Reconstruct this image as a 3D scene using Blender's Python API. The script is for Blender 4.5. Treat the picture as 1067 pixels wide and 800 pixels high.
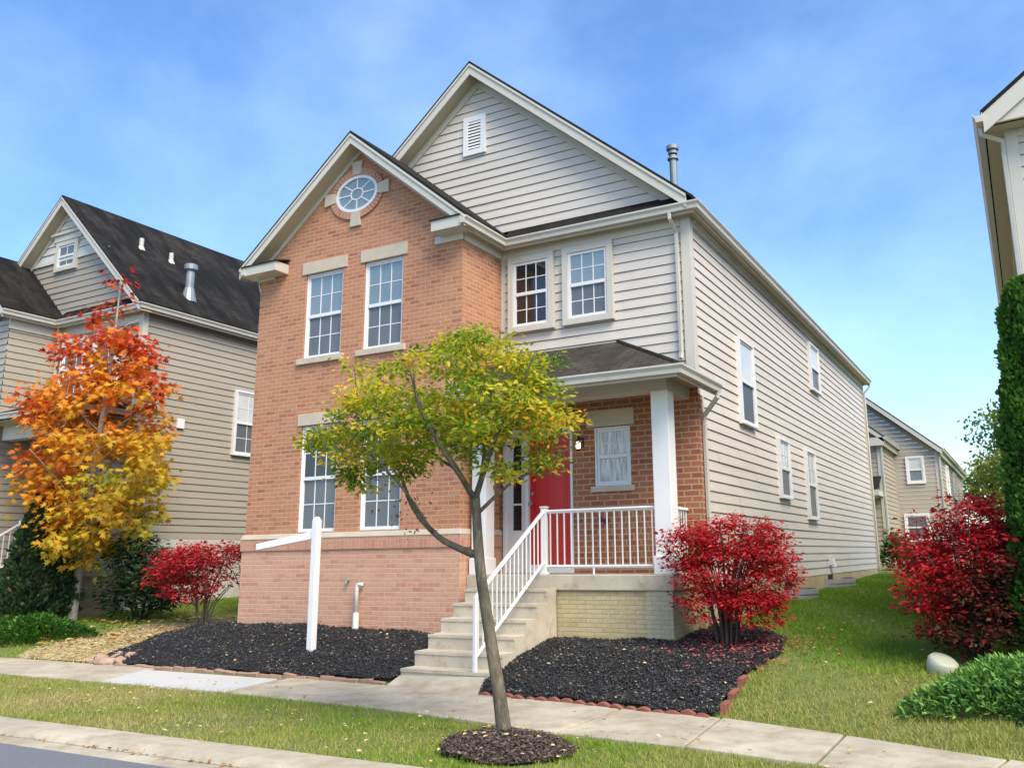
import bpy, math, random
import numpy as np
from mathutils import Vector, Matrix
random.seed(7); RNG = np.random.default_rng(11)
scene = bpy.context.scene
for o in list(bpy.data.objects): bpy.data.objects.remove(o)
COL = scene.collection

# ------------------------------------------------------------ camera
W0, H0 = 1067.0, 800.0
cd = bpy.data.cameras.new('camera'); cam = bpy.data.objects.new('camera', cd); COL.objects.link(cam)
F_PX, PX, PY = 903.81, 589.03, 381.40
yaw, pit, rol = [math.radians(a) for a in (27.634, 12.368, -0.798)]
Fv = Vector((-math.sin(yaw)*math.cos(pit), math.cos(yaw)*math.cos(pit), math.sin(pit)))
Rv = Fv.cross(Vector((0, 0, 1))).normalized(); Uv = Rv.cross(Fv)
R2 = Rv*math.cos(rol)+Uv*math.sin(rol); U2 = -Rv*math.sin(rol)+Uv*math.cos(rol)
M = Matrix((R2, U2, -Fv)).transposed().to_4x4(); M.translation = Vector((7.2755, -10.5377, 1.5004))
cam.matrix_world = M
cd.sensor_width = 36.0; cd.sensor_fit = 'HORIZONTAL'; cd.lens = F_PX/W0*36.0
cd.shift_x = (W0/2-PX)/W0; cd.shift_y = (PY-H0/2)/W0
cd.clip_start = .05; cd.clip_end = 3000
scene.camera = cam

# ------------------------------------------------------------ sky, sun, exposure
SUN_EL, SUN_AZ = math.radians(50), math.radians(58)   # azimuth: from the street side towards the right (+X)
SKY_STRENGTH, SUN_STRENGTH, EXPOSURE = .125, 2.5, 1.14
to_sun = Vector((math.sin(SUN_AZ)*math.cos(SUN_EL), -math.cos(SUN_AZ)*math.cos(SUN_EL), math.sin(SUN_EL)))
world = bpy.data.worlds.new('World'); scene.world = world; world.use_nodes = True
wn, wl = world.node_tree.nodes, world.node_tree.links
bg = wn['Background']
sky = wn.new('ShaderNodeTexSky'); sky.sky_type = 'NISHITA'; sky.sun_disc = False
sky.sun_elevation = SUN_EL; sky.sun_rotation = math.atan2(to_sun.x, to_sun.y)
sky.air_density = 1.0; sky.dust_density = 1.2; sky.ozone_density = 2.2
tc = wn.new('ShaderNodeTexCoord')
mp = wn.new('ShaderNodeMapping'); mp.inputs['Scale'].default_value = (1.0, 1.1, 1.5); mp.inputs['Rotation'].default_value = (.3, .35, .2)
nz = wn.new('ShaderNodeTexNoise'); nz.inputs['Scale'].default_value = 2.1; nz.inputs['Detail'].default_value = 7; nz.inputs['Roughness'].default_value = .55; nz.inputs['Distortion'].default_value = .15
cr = wn.new('ShaderNodeValToRGB'); cr.color_ramp.elements[0].position = .44; cr.color_ramp.elements[0].color = (0, 0, 0, 1)
cr.color_ramp.elements[1].position = .78; cr.color_ramp.elements[1].color = (.27, .27, .27, 1)
mx = wn.new('ShaderNodeMix'); mx.data_type = 'RGBA'; mx.inputs[7].default_value = (5.2, 6.6, 8.6, 1)
wl.new(tc.outputs['Generated'], mp.inputs[0]); wl.new(mp.outputs[0], nz.inputs[0]); wl.new(nz.outputs[0], cr.inputs[0])
wl.new(cr.outputs[0], mx.inputs[0]); hs = wn.new('ShaderNodeHueSaturation'); hs.inputs['Saturation'].default_value = 1.2; hs.inputs['Value'].default_value = 1.12; hs.inputs['Hue'].default_value = .504; wl.new(sky.outputs[0], hs.inputs['Color']); wl.new(hs.outputs[0], mx.inputs[6]); wl.new(mx.outputs[2], bg.inputs[0])
bg.inputs[1].default_value = SKY_STRENGTH
sd = bpy.data.lights.new('sun', 'SUN'); sd.energy = SUN_STRENGTH; sd.angle = math.radians(36); sd.color = (1, .90, .72)
sun = bpy.data.objects.new('sun', sd); COL.objects.link(sun); sun.location = (20, -30, 40)
sun.rotation_euler = (-to_sun).to_track_quat('-Z', 'Y').to_euler()
vs = scene.view_settings; vs.view_transform = 'Standard'; vs.look = 'None'; vs.exposure = EXPOSURE; vs.gamma = 1; vs.use_curve_mapping = False

# ------------------------------------------------------------ material helpers
class NT:
    def __init__(s, name):
        s.m = bpy.data.materials.new(name); s.m.use_nodes = True
        s.n, s.l = s.m.node_tree.nodes, s.m.node_tree.links
        s.b = s.n['Principled BSDF']
    def new(s, t, **kw):
        x = s.n.new(t)
        for k, v in kw.items():
            if hasattr(x, k): setattr(x, k, v)
            else: x.inputs[k.replace('_', ' ')].default_value = v
        return x
    def link(s, a, b): s.l.new(a, b)
    def coord(s, kind='Object', scale=(1, 1, 1)):
        t = s.new('ShaderNodeTexCoord'); mpp = s.new('ShaderNodeMapping'); mpp.inputs['Scale'].default_value = scale
        s.link(t.outputs[kind], mpp.inputs[0]); return mpp.outputs[0]
    def noise(s, vec, scale, detail=5, rough=.55):
        x = s.new('ShaderNodeTexNoise'); x.inputs['Scale'].default_value = scale; x.inputs['Detail'].default_value = detail; x.inputs['Roughness'].default_value = rough
        if vec is not None: s.link(vec, x.inputs['Vector'])
        return x.outputs[0]
    def ramp(s, fac, stops):
        r = s.new('ShaderNodeValToRGB'); e = r.color_ramp.elements
        while len(e) < len(stops): e.new(.5)
        for i, (p, c) in enumerate(stops):
            e[i].position = p; e[i].color = (c, c, c, 1) if not isinstance(c, (tuple, list)) else (*c, 1)
        s.link(fac, r.inputs[0]); return r.outputs[0]
    def mix(s, fac, a, b, blend='MIX'):
        x = s.new('ShaderNodeMix', data_type='RGBA', blend_type=blend)
        for sock, v in ((x.inputs[0], fac), (x.inputs[6], a), (x.inputs[7], b)):
            if isinstance(v, (int, float)): sock.default_value = v
            elif isinstance(v, tuple): sock.default_value = (*v, 1)
            else: s.link(v, sock)
        return x.outputs[2]
    def bump(s, h, strength=.3, dist=.01):
        x = s.new('ShaderNodeBump'); x.inputs['Strength'].default_value = strength; x.inputs['Distance'].default_value = dist
        s.link(h, x.inputs['Height']); s.link(x.outputs[0], s.b.inputs['Normal'])
    def color(s, c):
        if isinstance(c, tuple): s.b.inputs['Base Color'].default_value = (*c, 1)
        else: s.link(c, s.b.inputs['Base Color'])
    def set(s, **kw):
        for k, v in kw.items(): s.b.inputs[k.replace('_', ' ')].default_value = v

def painted(name, col, rough=.5, var=.12, scale=3.0, bump=.05, bscale=60, dirt=None, stretch=(1, 1, 1), lo_=.52):
    t = NT(name); v = t.coord('Object', stretch)
    n = t.noise(v, scale, 6, .6)
    lo = tuple(c*(1-var) for c in col); hi = tuple(min(1, c*(1+var*.6)) for c in col)
    c = t.ramp(n, [(.3, lo), (.7, hi)])
    if dirt:
        n2 = t.noise(v, scale*2.7, 8, .7)
        f = t.ramp(n2, [(lo_, 0.0), (.75, dirt[1])])
        c = t.mix(f, c, dirt[0])
    t.color(c); t.set(Roughness=rough)
    if bump: t.bump(t.noise(v, bscale, 3), bump, .01)
    return t.m

def brick_mat(name, c1, c2, c3, mortar, w=.20, h=.0685, ms=.0085, fade=None, vertical=False):
    t = NT(name); uv = t.coord('UV')
    br = t.new('ShaderNodeTexBrick'); br.offset = 0.0 if vertical else .5
    br.inputs['Scale'].default_value = 1; br.inputs['Brick Width'].default_value = w; br.inputs['Row Height'].default_value = h
    br.inputs['Mortar Size'].default_value = ms; br.inputs['Mortar Smooth'].default_value = .35; br.inputs['Bias'].default_value = 0
    wob = t.noise(uv, 9, 2)
    add = t.new('ShaderNodeMix', data_type='VECTOR'); 
    t.link(uv, br.inputs['Vector'])
    br.inputs['Color1'].default_value = (0, 0, 0, 1); br.inputs['Color2'].default_value = (1, 1, 1, 1); br.inputs['Mortar'].default_value = (.5, .5, .5, 1)
    col = t.ramp(br.outputs['Color'], [(.0, c1), (.35, c2), (.62, c1), (.80, c3), (1.0, c2)])
    n1 = t.noise(uv, 1.3, 6, .65)
    col = t.mix(t.ramp(n1, [(.35, 0.0), (.72, .45)]), col, fade or c2)
    n2 = t.noise(uv, 45, 4, .7)
    col = t.mix(t.ramp(n2, [(.3, .5), (.62, 0.0)]), col, tuple(c*.5 for c in c1))
    n4 = t.noise(uv, 16, 5, .75); col = t.mix(t.ramp(n4, [(.45, 0.0), (.75, .45)]), col, tuple(min(1, c*1.25) for c in c2))
    n3 = t.noise(uv, 3.1, 5)
    mcol = t.mix(n3, mortar, tuple(c*.72 for c in mortar))
    t.color(t.mix(br.outputs['Fac'], col, mcol))
    inv = t.new('ShaderNodeMath', operation='MULTIPLY_ADD'); t.link(br.outputs['Fac'], inv.inputs[0]); inv.inputs[1].default_value = -1.0
    t.link(t.ramp(n2, [(0, .6), (1, 1.1)]), inv.inputs[2])
    t.bump(inv.outputs[0], .55, .008); t.set(Roughness=.9)
    return t.m

def shingle_mat(name, c1, c2, stain, amount=.7):
    t = NT(name); uv = t.coord('UV')
    br = t.new('ShaderNodeTexBrick'); br.offset = .37; br.inputs['Scale'].default_value = 1
    br.inputs['Brick Width'].default_value = .30; br.inputs['Row Height'].default_value = .14; br.inputs['Mortar Size'].default_value = .008; br.inputs['Mortar Smooth'].default_value = .2
    br.inputs['Color1'].default_value = (*c1, 1); br.inputs['Color2'].default_value = (*c2, 1); br.inputs['Mortar'].default_value = (.012, .012, .012, 1)
    t.link(uv, br.inputs['Vector'])
    m2 = t.new('ShaderNodeMapping'); m2.inputs['Scale'].default_value = (1.0, .28, 1); t.link(uv, m2.inputs[0])
    n = t.noise(m2.outputs[0], 2.3, 6, .6); g = t.noise(uv, 160, 2, .7)
    c = t.mix(t.ramp(n, [(.40, 0.0), (.58, amount)]), br.outputs['Color'], stain)
    c = t.mix(.35, c, t.ramp(g, [(.3, .004), (.7, .034)]))
    t.color(c); t.set(Roughness=.97); t.b.inputs['Specular IOR Level'].default_value = .15
    inv = t.new('ShaderNodeMath', operation='SUBTRACT'); inv.inputs[0].default_value = 1; t.link(br.outputs['Fac'], inv.inputs[1])
    t.bump(inv.outputs[0], .6, .012)
    return t.m

def glass_mat(name, col, rough=.04, ior=1.9, stripes=None, curtain=None):
    t = NT(name); v = t.coord('Object')
    n = t.noise(v, 1.4, 3)
    c = t.ramp(n, [(.3, tuple(x*.75 for x in col)), (.7, col)])
    if curtain:
        m2 = t.new('ShaderNodeMapping'); m2.inputs['Scale'].default_value = (9, 9, 1.3); t.link(v, m2.inputs[0])
        f = t.noise(m2.outputs[0], 2.6, 4, .6)
        c = t.mix(t.ramp(f, [(.36, 0.0), (.62, 1.0)]), c, curtain)
    t.color(c); t.set(Roughness=rough, IOR=ior)
    n2 = t.noise(v, 1.7, 1); t.bump(n2, .05, .05)
    return t.m

def leaf_mat(name, stops, trans=.3, rough=.55):
    t = NT(name)
    at = t.new('ShaderNodeAttribute', attribute_name='hue'); at.attribute_type = 'GEOMETRY'
    c = t.ramp(at.outputs['Fac'], stops)
    t.color(c); t.set(Roughness=rough); t.b.inputs['Specular IOR Level'].default_value = .3
    tr = t.new('ShaderNodeBsdfTranslucent'); t.link(c, tr.inputs[0])
    ms = t.new('ShaderNodeMixShader'); ms.inputs[0].default_value = trans
    t.link(t.b.outputs[0], ms.inputs[1]); t.link(tr.outputs[0], ms.inputs[2])
    t.link(ms.outputs[0], t.n['Material Output'].inputs['Surface'])
    return t.m

MT = {}
MT['brick'] = brick_mat('salmon_brick', (.42, .16, .080), (.48, .21, .11), (.27, .085, .045), (.52, .345, .22), fade=(.51, .275, .16))
MT['brick_porch'] = brick_mat('red_brick', (.30, .095, .045), (.36, .14, .07), (.22, .07, .04), (.46, .32, .20), w=.225, h=.082, ms=.012)
MT['brick_base'] = brick_mat('pale_salmon_brick', (.53, .265, .17), (.57, .32, .215), (.43, .185, .11), (.60, .42, .295), fade=(.58, .36, .245))  # paler than the bay above: fading plus brighter light put into the colour
MT['soldier'] = brick_mat('soldier_brick', (.48, .22, .14), (.52, .27, .18), (.42, .17, .11), (.52, .35, .245), w=.075, h=.30, ms=.008, vertical=True)
MT['brick_cream'] = brick_mat('cream_painted_brick', (.47, .39, .22), (.52, .45, .27), (.42, .33, .17), (.40, .33, .19), w=.24, h=.058, ms=.006, fade=(.40, .33, .16))
MT['brick_pier'] = brick_mat('cream_pier_brick', (.49, .43, .28), (.52, .46, .31), (.46, .40, .25), (.43, .375, .24), w=.24, h=.058, ms=.005, fade=(.44, .39, .23))
MT['brick_tan'] = brick_mat('tan_brick', (.33, .24, .14), (.38, .29, .18), (.28, .19, .10), (.42, .35, .25))
MT['siding'] = painted('cream_vinyl_siding', (.585, .53, .452), .45, .07, .7, .03, 90, ((.43, .39, .30), .45), (.35, .35, 2.2))
MT['siding_taupe'] = painted('taupe_vinyl_siding', (.345, .305, .24), .5, .07, .7, .03, 90, ((.25, .22, .17), .3), (.35, .35, 2.2))
MT['siding_far'] = painted('beige_vinyl_siding', (.36, .30, .23), .5, .06, .7, 0, 90, ((.29, .24, .18), .3), (.35, .35, 2.2))
MT['siding_white'] = painted('white_shingle_siding', (.58, .565, .51), .55, .07, 2.5, .05, 60)
MT['trim'] = painted('cream_trim', (.52, .49, .415), .45, .05, 1.4, .02, 70, ((.5, .47, .36), .3))
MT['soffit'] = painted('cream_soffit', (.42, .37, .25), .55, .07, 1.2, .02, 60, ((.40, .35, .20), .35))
MT['white'] = painted('white_paint', (.72, .715, .69), .4, .04, 2, .02, 80, ((.6, .58, .5), .2))
MT['vinyl'] = painted('white_vinyl', (.68, .685, .69), .4, .04, 2, 0, 50, ((.5, .49, .45), .35))
MT['gutter'] = painted('aluminium_gutter', (.50, .48, .415), .38, .06, 1.5, 0, 50, ((.33, .32, .27), .5))
MT['stone'] = painted('limestone', (.50, .43, .33), .85, .10, 3, .25, 70, ((.32, .27, .19), .4))
MT['concrete'] = painted('weathered_concrete', (.42, .375, .285), .9, .24, 1.1, .4, 55, ((.24, .185, .11), .95), lo_=.44)
MT['concrete_step'] = painted('stained_step_concrete', (.47, .415, .32), .9, .22, 2.0, .4, 55, ((.26, .21, .14), .85))
MT['concrete_new'] = painted('fresh_concrete', (.45, .45, .43), .88, .06, 2.5, .2, 70, ((.46, .45, .40), .3))
MT['pier'] = painted('parged_pier', (.47, .42, .28), .9, .12, 3, .3, 60, ((.33, .31, .17), .5))
MT['foundation'] = painted('foundation_parging', (.47, .38, .22), .9, .15, 2.2, .3, 40, ((.33, .25, .13), .5))
MT['foundation_w'] = painted('pale_foundation', (.55, .53, .47), .9, .1, 2.2, .3, 40, ((.4, .37, .3), .4))
MT['roof'] = shingle_mat('dark_shingles', (.018, .016, .013), (.034, .030, .025), (.008, .0075, .007))
MT['roof_porch'] = shingle_mat('weathered_shingles', (.062, .053, .042), (.10, .085, .066), (.03, .026, .021), .7)
MT['roof_left'] = shingle_mat('streaked_shingles', (.016, .014, .011), (.042, .036, .028), (.004, .0038, .0035), 1.0)
MT['red'] = painted('red_door_paint', (.52, .012, .008), .35, .08, 2, .02, 40)
MT['glass'] = glass_mat('sky_glass', (.20, .27, .29), .05, 2.0)  # reflected sky is put into the blue-grey base colour
MT['glass_screen'] = glass_mat('screened_glass', (.125, .14, .15), .25, 1.6)
MT['glass_side'] = glass_mat('dark_screened_glass', (.05, .055, .06), .3, 1.5)
MT['glass_dark'] = glass_mat('dark_glass', (.012, .013, .015), .04, 1.75)
MT['glass_white'] = glass_mat('white_glass', (.62, .63, .62), .12, 1.5)  # bright white reflection put into the pane's base colour
MT['glass_lace'] = glass_mat('lace_glass', (.30, .34, .34), .12, 1.6, curtain=(.62, .64, .62))
MT['metal'] = painted('galvanised_metal', (.24, .27, .28), .45, .12, 4, .03, 60); MT['metal'].node_tree.nodes['Principled BSDF'].inputs['Metallic'].default_value = .35
MT['black'] = painted('black_metal', (.02, .02, .02), .4, .1, 3, 0)
MT['pvc'] = painted('pvc', (.70, .68, .60), .4, .05, 4, 0, 50, ((.5, .45, .33), .5))
MT['dark'] = painted('dark_interior', (.015, .014, .013), .9, .1, 2, 0)
MT['well'] = painted('corrugated_grey', (.30, .31, .31), .5, .1, 4, .05, 40)
MT['bark'] = painted('grey_bark', (.115, .094, .063), .95, .5, 14, 1.0, 60, ((.30, .27, .19), .7), (1, 1, .3))
MT['bark_dark'] = painted('dark_bark', (.075, .058, .045), .95, .3, 9, .6, 45)
MT['bark_pale'] = painted('pale_bark', (.36, .33, .28), .95, .2, 9, .6, 45)
MT['edge_red'] = painted('red_concrete_block', (.235, .08, .055), .9, .25, 9, .4, 60, ((.16, .08, .06), .6))
MT['edge_tan'] = painted('tan_concrete_block', (.36, .22, .15), .9, .25, 7, .4, 60, ((.20, .12, .08), .6))
MT['rock'] = painted('reddish_rock', (.36, .25, .18), .95, .3, 5, .6, 25, ((.2, .12, .09), .6))
MT['cap_green'] = painted('pale_green_plastic', (.36, .38, .29), .55, .06, 4, .05, 40)
MT['mulch'] = painted('black_mulch_bed', (.018, .018, .019), .95, .4, 14, 1.0, 40)
MT['mulch_brown'] = painted('brown_mulch_bed', (.055, .038, .03), .95, .4, 14, 1.0, 40)
def chip_mat(name, stops, rough=.7):
    t = NT(name); at = t.new('ShaderNodeAttribute', attribute_name='hue')
    t.color(t.ramp(at.outputs['Fac'], stops)); t.set(Roughness=rough); return t.m
MT['chip'] = chip_mat('black_mulch_chips', [(0, (.009, .009, .010)), (.6, (.018, .018, .019)), (.9, (.05, .05, .052)), (1, (.22, .20, .16))], .6)
MT['chip_brown'] = chip_mat('brown_mulch_chips', [(0, (.03, .02, .016)), (.7, (.075, .05, .038)), (.95, (.14, .10, .075)), (1, (.25, .2, .14))], .85)
MT['straw'] = chip_mat('straw_bits', [(0, (.38, .29, .13)), (.5, (.54, .43, .21)), (1, (.66, .55, .33))], .85)
MT['litter'] = chip_mat('fallen_leaves', [(0, (.16, .06, .025)), (.35, (.36, .16, .05)), (.6, (.50, .36, .10)), (.85, (.52, .44, .25)), (1, (.42, .03, .05))], .8)
MT['grass'] = leaf_mat('grass_blades', [(0, (.085, .20, .008)), (.3, (.16, .31, .012)), (.5, (.26, .32, .04)), (.7, (.40, .35, .12)), (1, (.52, .42, .22))], .3, .6)
t = NT('asphalt'); v = t.coord('Object'); g = t.noise(v, 140, 3, .8); n = t.noise(v, .8, 5)
t.color(t.mix(t.ramp(n, [(.35, 0.0), (.7, .4)]), t.ramp(g, [(.3, (.075, .082, .095)), (.7, (.19, .205, .23))]), (.11, .115, .13))); t.bump(g, .5, .01); t.set(Roughness=.9); MT['asphalt'] = t.m
t = NT('lawn_soil'); v = t.coord('Object'); n = t.noise(v, .9, 6, .6); g = t.noise(v, 26, 5, .7)
c = t.ramp(g, [(.3, (.06, .10, .014)), (.55, (.12, .17, .026)), (.75, (.20, .19, .06))])
t.color(t.mix(t.ramp(n, [(.45, 0.0), (.65, .5)]), c, (.20, .165, .07))); t.bump(g, .8, .03); t.set(Roughness=1); MT['lawn'] = t.m
t = NT('straw_ground'); v = t.coord('Object'); n = t.noise(v, 1.6, 6, .6); g = t.noise(v, 40, 5, .7)
c = t.ramp(g, [(.3, (.36, .27, .12)), (.6, (.52, .41, .20)), (.8, (.62, .51, .29))]); t.color(t.mix(t.ramp(n, [(.5, 0.0), (.7, .5)]), c, (.2, .17, .06))); t.bump(g, .8, .03); t.set(Roughness=1); MT['straw_ground'] = t.m
MT['leaf_front'] = leaf_mat('yellow_green_leaves', [(0, (.07, .15, .012)), (.3, (.19, .30, .018)), (.55, (.44, .44, .022)), (.8, (.78, .56, .030)), (1, (.66, .26, .03))], .45)
MT['leaf_maple'] = leaf_mat('maple_leaves', [(0, (.18, .22, .018)), (.25, (.45, .36, .025)), (.45, (.72, .40, .03)), (.62, (.74, .24, .02)), (.8, (.66, .09, .02)), (1, (.32, .02, .02))], .45)
MT['leaf_red'] = leaf_mat('burning_bush_leaves', [(0, (.045, .065, .02)), (.2, (.13, .05, .03)), (.4, (.26, .014, .018)), (.7, (.50, .014, .022)), (1, (.66, .04, .05))], .35)
MT['leaf_dark'] = leaf_mat('dark_evergreen_leaves', [(0, (.010, .025, .010)), (.6, (.025, .06, .018)), (.9, (.06, .10, .03)), (1, (.22, .13, .06))], .2)
MT['leaf_arb'] = leaf_mat('arborvitae_sprays', [(0, (.022, .075, .010)), (.6, (.06, .165, .018)), (1, (.13, .26, .03))], .3)
MT['leaf_juniper'] = leaf_mat('juniper_sprays', [(0, (.03, .09, .02)), (.6, (.10, .25, .04)), (1, (.26, .42, .09))], .3)
MT['leaf_far'] = leaf_mat('distant_leaves', [(0, (.09, .15, .03)), (.6, (.22, .30, .055)), (1, (.36, .30, .06))], .4)
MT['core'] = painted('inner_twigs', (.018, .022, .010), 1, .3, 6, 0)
t = NT('lamp_bulb'); t.color((.9, .8, .6)); t.b.inputs['Emission Color'].default_value = (1, .75, .42, 1); t.b.inputs['Emission Strength'].default_value = 1.2; MT['bulb'] = t.m

# ------------------------------------------------------------ mesh helpers
class MB:
    def __init__(s): s.v = []; s.f = []; s.mi = []; s.uv = []
    def face(s, pts, mi=0, uv=None):
        i = len(s.v); s.v += [tuple(p) for p in pts]; s.f.append(list(range(i, i+len(pts)))); s.mi.append(mi); s.uv.append(uv)
    def box(s, a, b, mi=0):
        x0, x1 = sorted((a[0], b[0])); y0, y1 = sorted((a[1], b[1])); z0, z1 = sorted((a[2], b[2]))
        s.hexa([(x0, y0, z0), (x1, y0, z0), (x1, y1, z0), (x0, y1, z0)], [(x0, y0, z1), (x1, y0, z1), (x1, y1, z1), (x0, y1, z1)], mi)
    def hexa(s, lo, hi, mi=0):
        i = len(s.v); n = len(lo); s.v += [tuple(p) for p in lo]+[tuple(p) for p in hi]
        fs = [list(range(n))[::-1], list(range(n, 2*n))]+[[k, (k+1) % n, n+(k+1) % n, n+k] for k in range(n)]
        for f in fs: s.f.append([i+k for k in f]); s.mi.append(mi); s.uv.append(None)
    def prism(s, prof, vec, mi=0):
        s.hexa(prof, [tuple(np.add(p, vec)) for p in prof], mi)
    def tube(s, path, rad, n=8, mi=0, cap=True):
        P = [np.array(p, float) for p in path]
        if not hasattr(rad, '__len__'): rad = [rad]*len(P)
        i0 = len(s.v); ref = np.array([.31, .22, .93])
        for k, p in enumerate(P):
            d = P[min(k+1, len(P)-1)]-P[max(k-1, 0)]; d = d/(np.linalg.norm(d)+1e-9)
            if abs(d@ref) > .95: ref = np.array([.93, .3, .1])
            a = np.cross(d, ref); a /= np.linalg.norm(a); b = np.cross(d, a)
            for j in range(n):
                t = 2*math.pi*j/n; s.v.append(tuple(p+rad[k]*(a*math.cos(t)+b*math.sin(t))))
        for k in range(len(P)-1):
            for j in range(n):
                s.f.append([i0+k*n+j, i0+k*n+(j+1) % n, i0+(k+1)*n+(j+1) % n, i0+(k+1)*n+j]); s.mi.append(mi); s.uv.append(None)
        if cap:
            for k, rv in ((0, True), (len(P)-1, False)):
                f = [i0+k*n+j for j in range(n)]; s.f.append(f[::-1] if rv else f); s.mi.append(mi); s.uv.append(None)
    def build(s, name, mats, parent=None, bevel=0, smooth=False, label=None, fixn=True):
        if not isinstance(mats, (list, tuple)): mats = [mats]
        off = origin(parent)
        me = bpy.data.meshes.new(name)
        me.from_pydata([(x-off[0], y-off[1], z-off[2]) for x, y, z in s.v], [], s.f)
        for m in mats: me.materials.append(MT[m] if isinstance(m, str) else m)
        if fixn:
            import bmesh
            bm = bmesh.new(); bm.from_mesh(me); bmesh.ops.recalc_face_normals(bm, faces=bm.faces); bm.to_mesh(me); bm.free()
        lay = me.uv_layers.new(name='UVMap')
        for p in me.polygons:
            p.material_index = s.mi[p.index]
            if smooth: p.use_smooth = True
            n = p.normal; u = s.uv[p.index]
            for k, li in enumerate(p.loop_indices):
                vi = me.loops[li].vertex_index; co = s.v[vi]
                if u is not None: uvv = u[s.f[p.index].index(vi)]
                elif abs(n.x) > abs(n.y) and abs(n.x) > abs(n.z): uvv = (co[1]+.11, co[2])
                elif abs(n.y) > abs(n.z): uvv = (co[0], co[2])
                else: uvv = (co[0], co[1])
                lay.data[li].uv = uvv
        o = bpy.data.objects.new(name, me); COL.objects.link(o)
        if parent is not None: o.parent = parent
        if label: o['label'] = label
        if bevel:
            b = o.modifiers.new('bevel', 'BEVEL'); b.width = bevel; b.segments = 2; b.limit_method = 'ANGLE'; b.angle_limit = math.radians(40)
        return o

def origin(o):
    v = Vector((0, 0, 0))
    while o is not None: v = v+o.location; o = o.parent
    return v
def tag(o, label, cat, group=None, kind=None):
    if label: o['label'] = label
    if cat: o['category'] = cat
    if group: o['group'] = group
    if kind: o['kind'] = kind
    return o
def thing(name, loc, label, cat, group=None):
    o = bpy.data.objects.new(name, None); COL.objects.link(o); o.location = loc; o.empty_display_size = .2
    return tag(o, label, cat, group)
def structure(o): o['kind'] = 'structure'; return o

def np_mesh(name, V, F, mats, parent=None, hue=None, smooth=False, mi=None):
    off = np.array(origin(parent)); V = np.asarray(V, float)-off
    F = np.asarray(F, np.int32); k = F.shape[1]
    me = bpy.data.meshes.new(name)
    me.vertices.add(len(V)); me.vertices.foreach_set('co', V.astype(np.float32).ravel())
    me.loops.add(F.size); me.loops.foreach_set('vertex_index', F.ravel())
    me.polygons.add(len(F)); me.polygons.foreach_set('loop_start', np.arange(0, F.size, k, dtype=np.int32)); me.polygons.foreach_set('loop_total', np.full(len(F), k, np.int32))
    if smooth: me.polygons.foreach_set('use_smooth', np.ones(len(F), bool))
    if mi is not None: me.polygons.foreach_set('material_index', np.asarray(mi, np.int32))
    me.update(calc_edges=True)
    for m in (mats if isinstance(mats, (list, tuple)) else [mats]): me.materials.append(MT[m])
    if hue is not None:
        a = me.attributes.new('hue', 'FLOAT', 'FACE'); a.data.foreach_set('value', np.clip(hue, 0, 1).astype(np.float32))
    o = bpy.data.objects.new(name, me); COL.objects.link(o)
    if parent is not None: o.parent = parent
    return o

def unit(a): return a/(np.linalg.norm(a, axis=-1, keepdims=True)+1e-9)
def frames(d, up):
    """rows: side, forward(d), normal"""
    d = unit(d); s = unit(np.cross(d, up)); n = np.cross(s, d); return s, d, n
TPL = {
 'oval': (np.array([(0, 0, 0), (-.30, .33, .07), (-.27, .68, .06), (0, 1, -.05), (.27, .68, .06), (.30, .33, .07), (0, .5, 0)]), [(6, 0, 1), (6, 1, 2), (6, 2, 3), (6, 3, 4), (6, 4, 5), (6, 5, 0)]),
 'diamond': (np.array([(0, 0, 0), (-.26, .45, .06), (0, 1, 0), (.26, .45, .06)]), [(0, 2, 1), (0, 3, 2)]),
 'maple': (np.array([(0, 0, 0), (-.55, .30, .08), (-.22, .42, .02), (-.42, .80, .07), (-.12, .62, 0), (0, 1.05, -.04), (.12, .62, 0), (.42, .80, .07), (.22, .42, .02), (.55, .30, .08)]), [(0, 2, 1), (2, 4, 3), (0, 4, 2), (0, 6, 4), (4, 6, 5), (0, 8, 6), (6, 8, 7), (0, 9, 8)]),
 'blade': (np.array([(-.5, 0, 0), (.5, 0, 0), (.25, .55, .05), (0, 1, .25)]), [(0, 1, 2), (0, 2, 3)]),
 'needle': (np.array([(-.12, 0, 0), (.12, 0, 0), (.16, .5, .05), (0, 1, 0), (-.16, .5, .05)]), [(0, 1, 2), (0, 2, 4), (4, 2, 3)]),
 'chip': (np.array([(-.5, -.18, 0), (.5, -.12, .05), (.42, .2, -.05), (-.46, .16, .06), (0, 0, .24)]), [(0, 1, 4), (1, 2, 4), (2, 3, 4), (3, 0, 4), (0, 3, 2), (0, 2, 1)]),
}
def scatter(name, tpl, pos, d, up, size, mat, parent=None, hue=None, width=None):
    T, tf = TPL[tpl]; s, f, n = frames(d, up); N = len(pos)
    size = np.broadcast_to(size, (N,)); width = size if width is None else np.broadcast_to(width, (N,))
    V = (pos[:, None, :]+s[:, None, :]*(T[None, :, 0:1]*width[:, None, None])+f[:, None, :]*(T[None, :, 1:2]*size[:, None, None])+n[:, None, :]*(T[None, :, 2:3]*width[:, None, None]))
    tf = np.array(tf); Fc = (np.arange(N)[:, None, None]*len(T)+tf[None]).reshape(-1, 3)
    h = None if hue is None else np.repeat(hue, len(tf))
    return np_mesh(name, V.reshape(-1, 3), Fc, mat, parent, h)
def rnd_dir(N): return unit(RNG.normal(size=(N, 3)))
def vnoise(P, scale, seed=0):
    P = np.asarray(P)*scale; r = np.random.default_rng(seed); out = np.zeros(len(P))
    for i in range(6):
        k = r.normal(size=P.shape[1])*(1+.5*i); out += np.sin(P@k+r.uniform(0, 6.28))/(1+.4*i)
    return out/3.2
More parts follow.
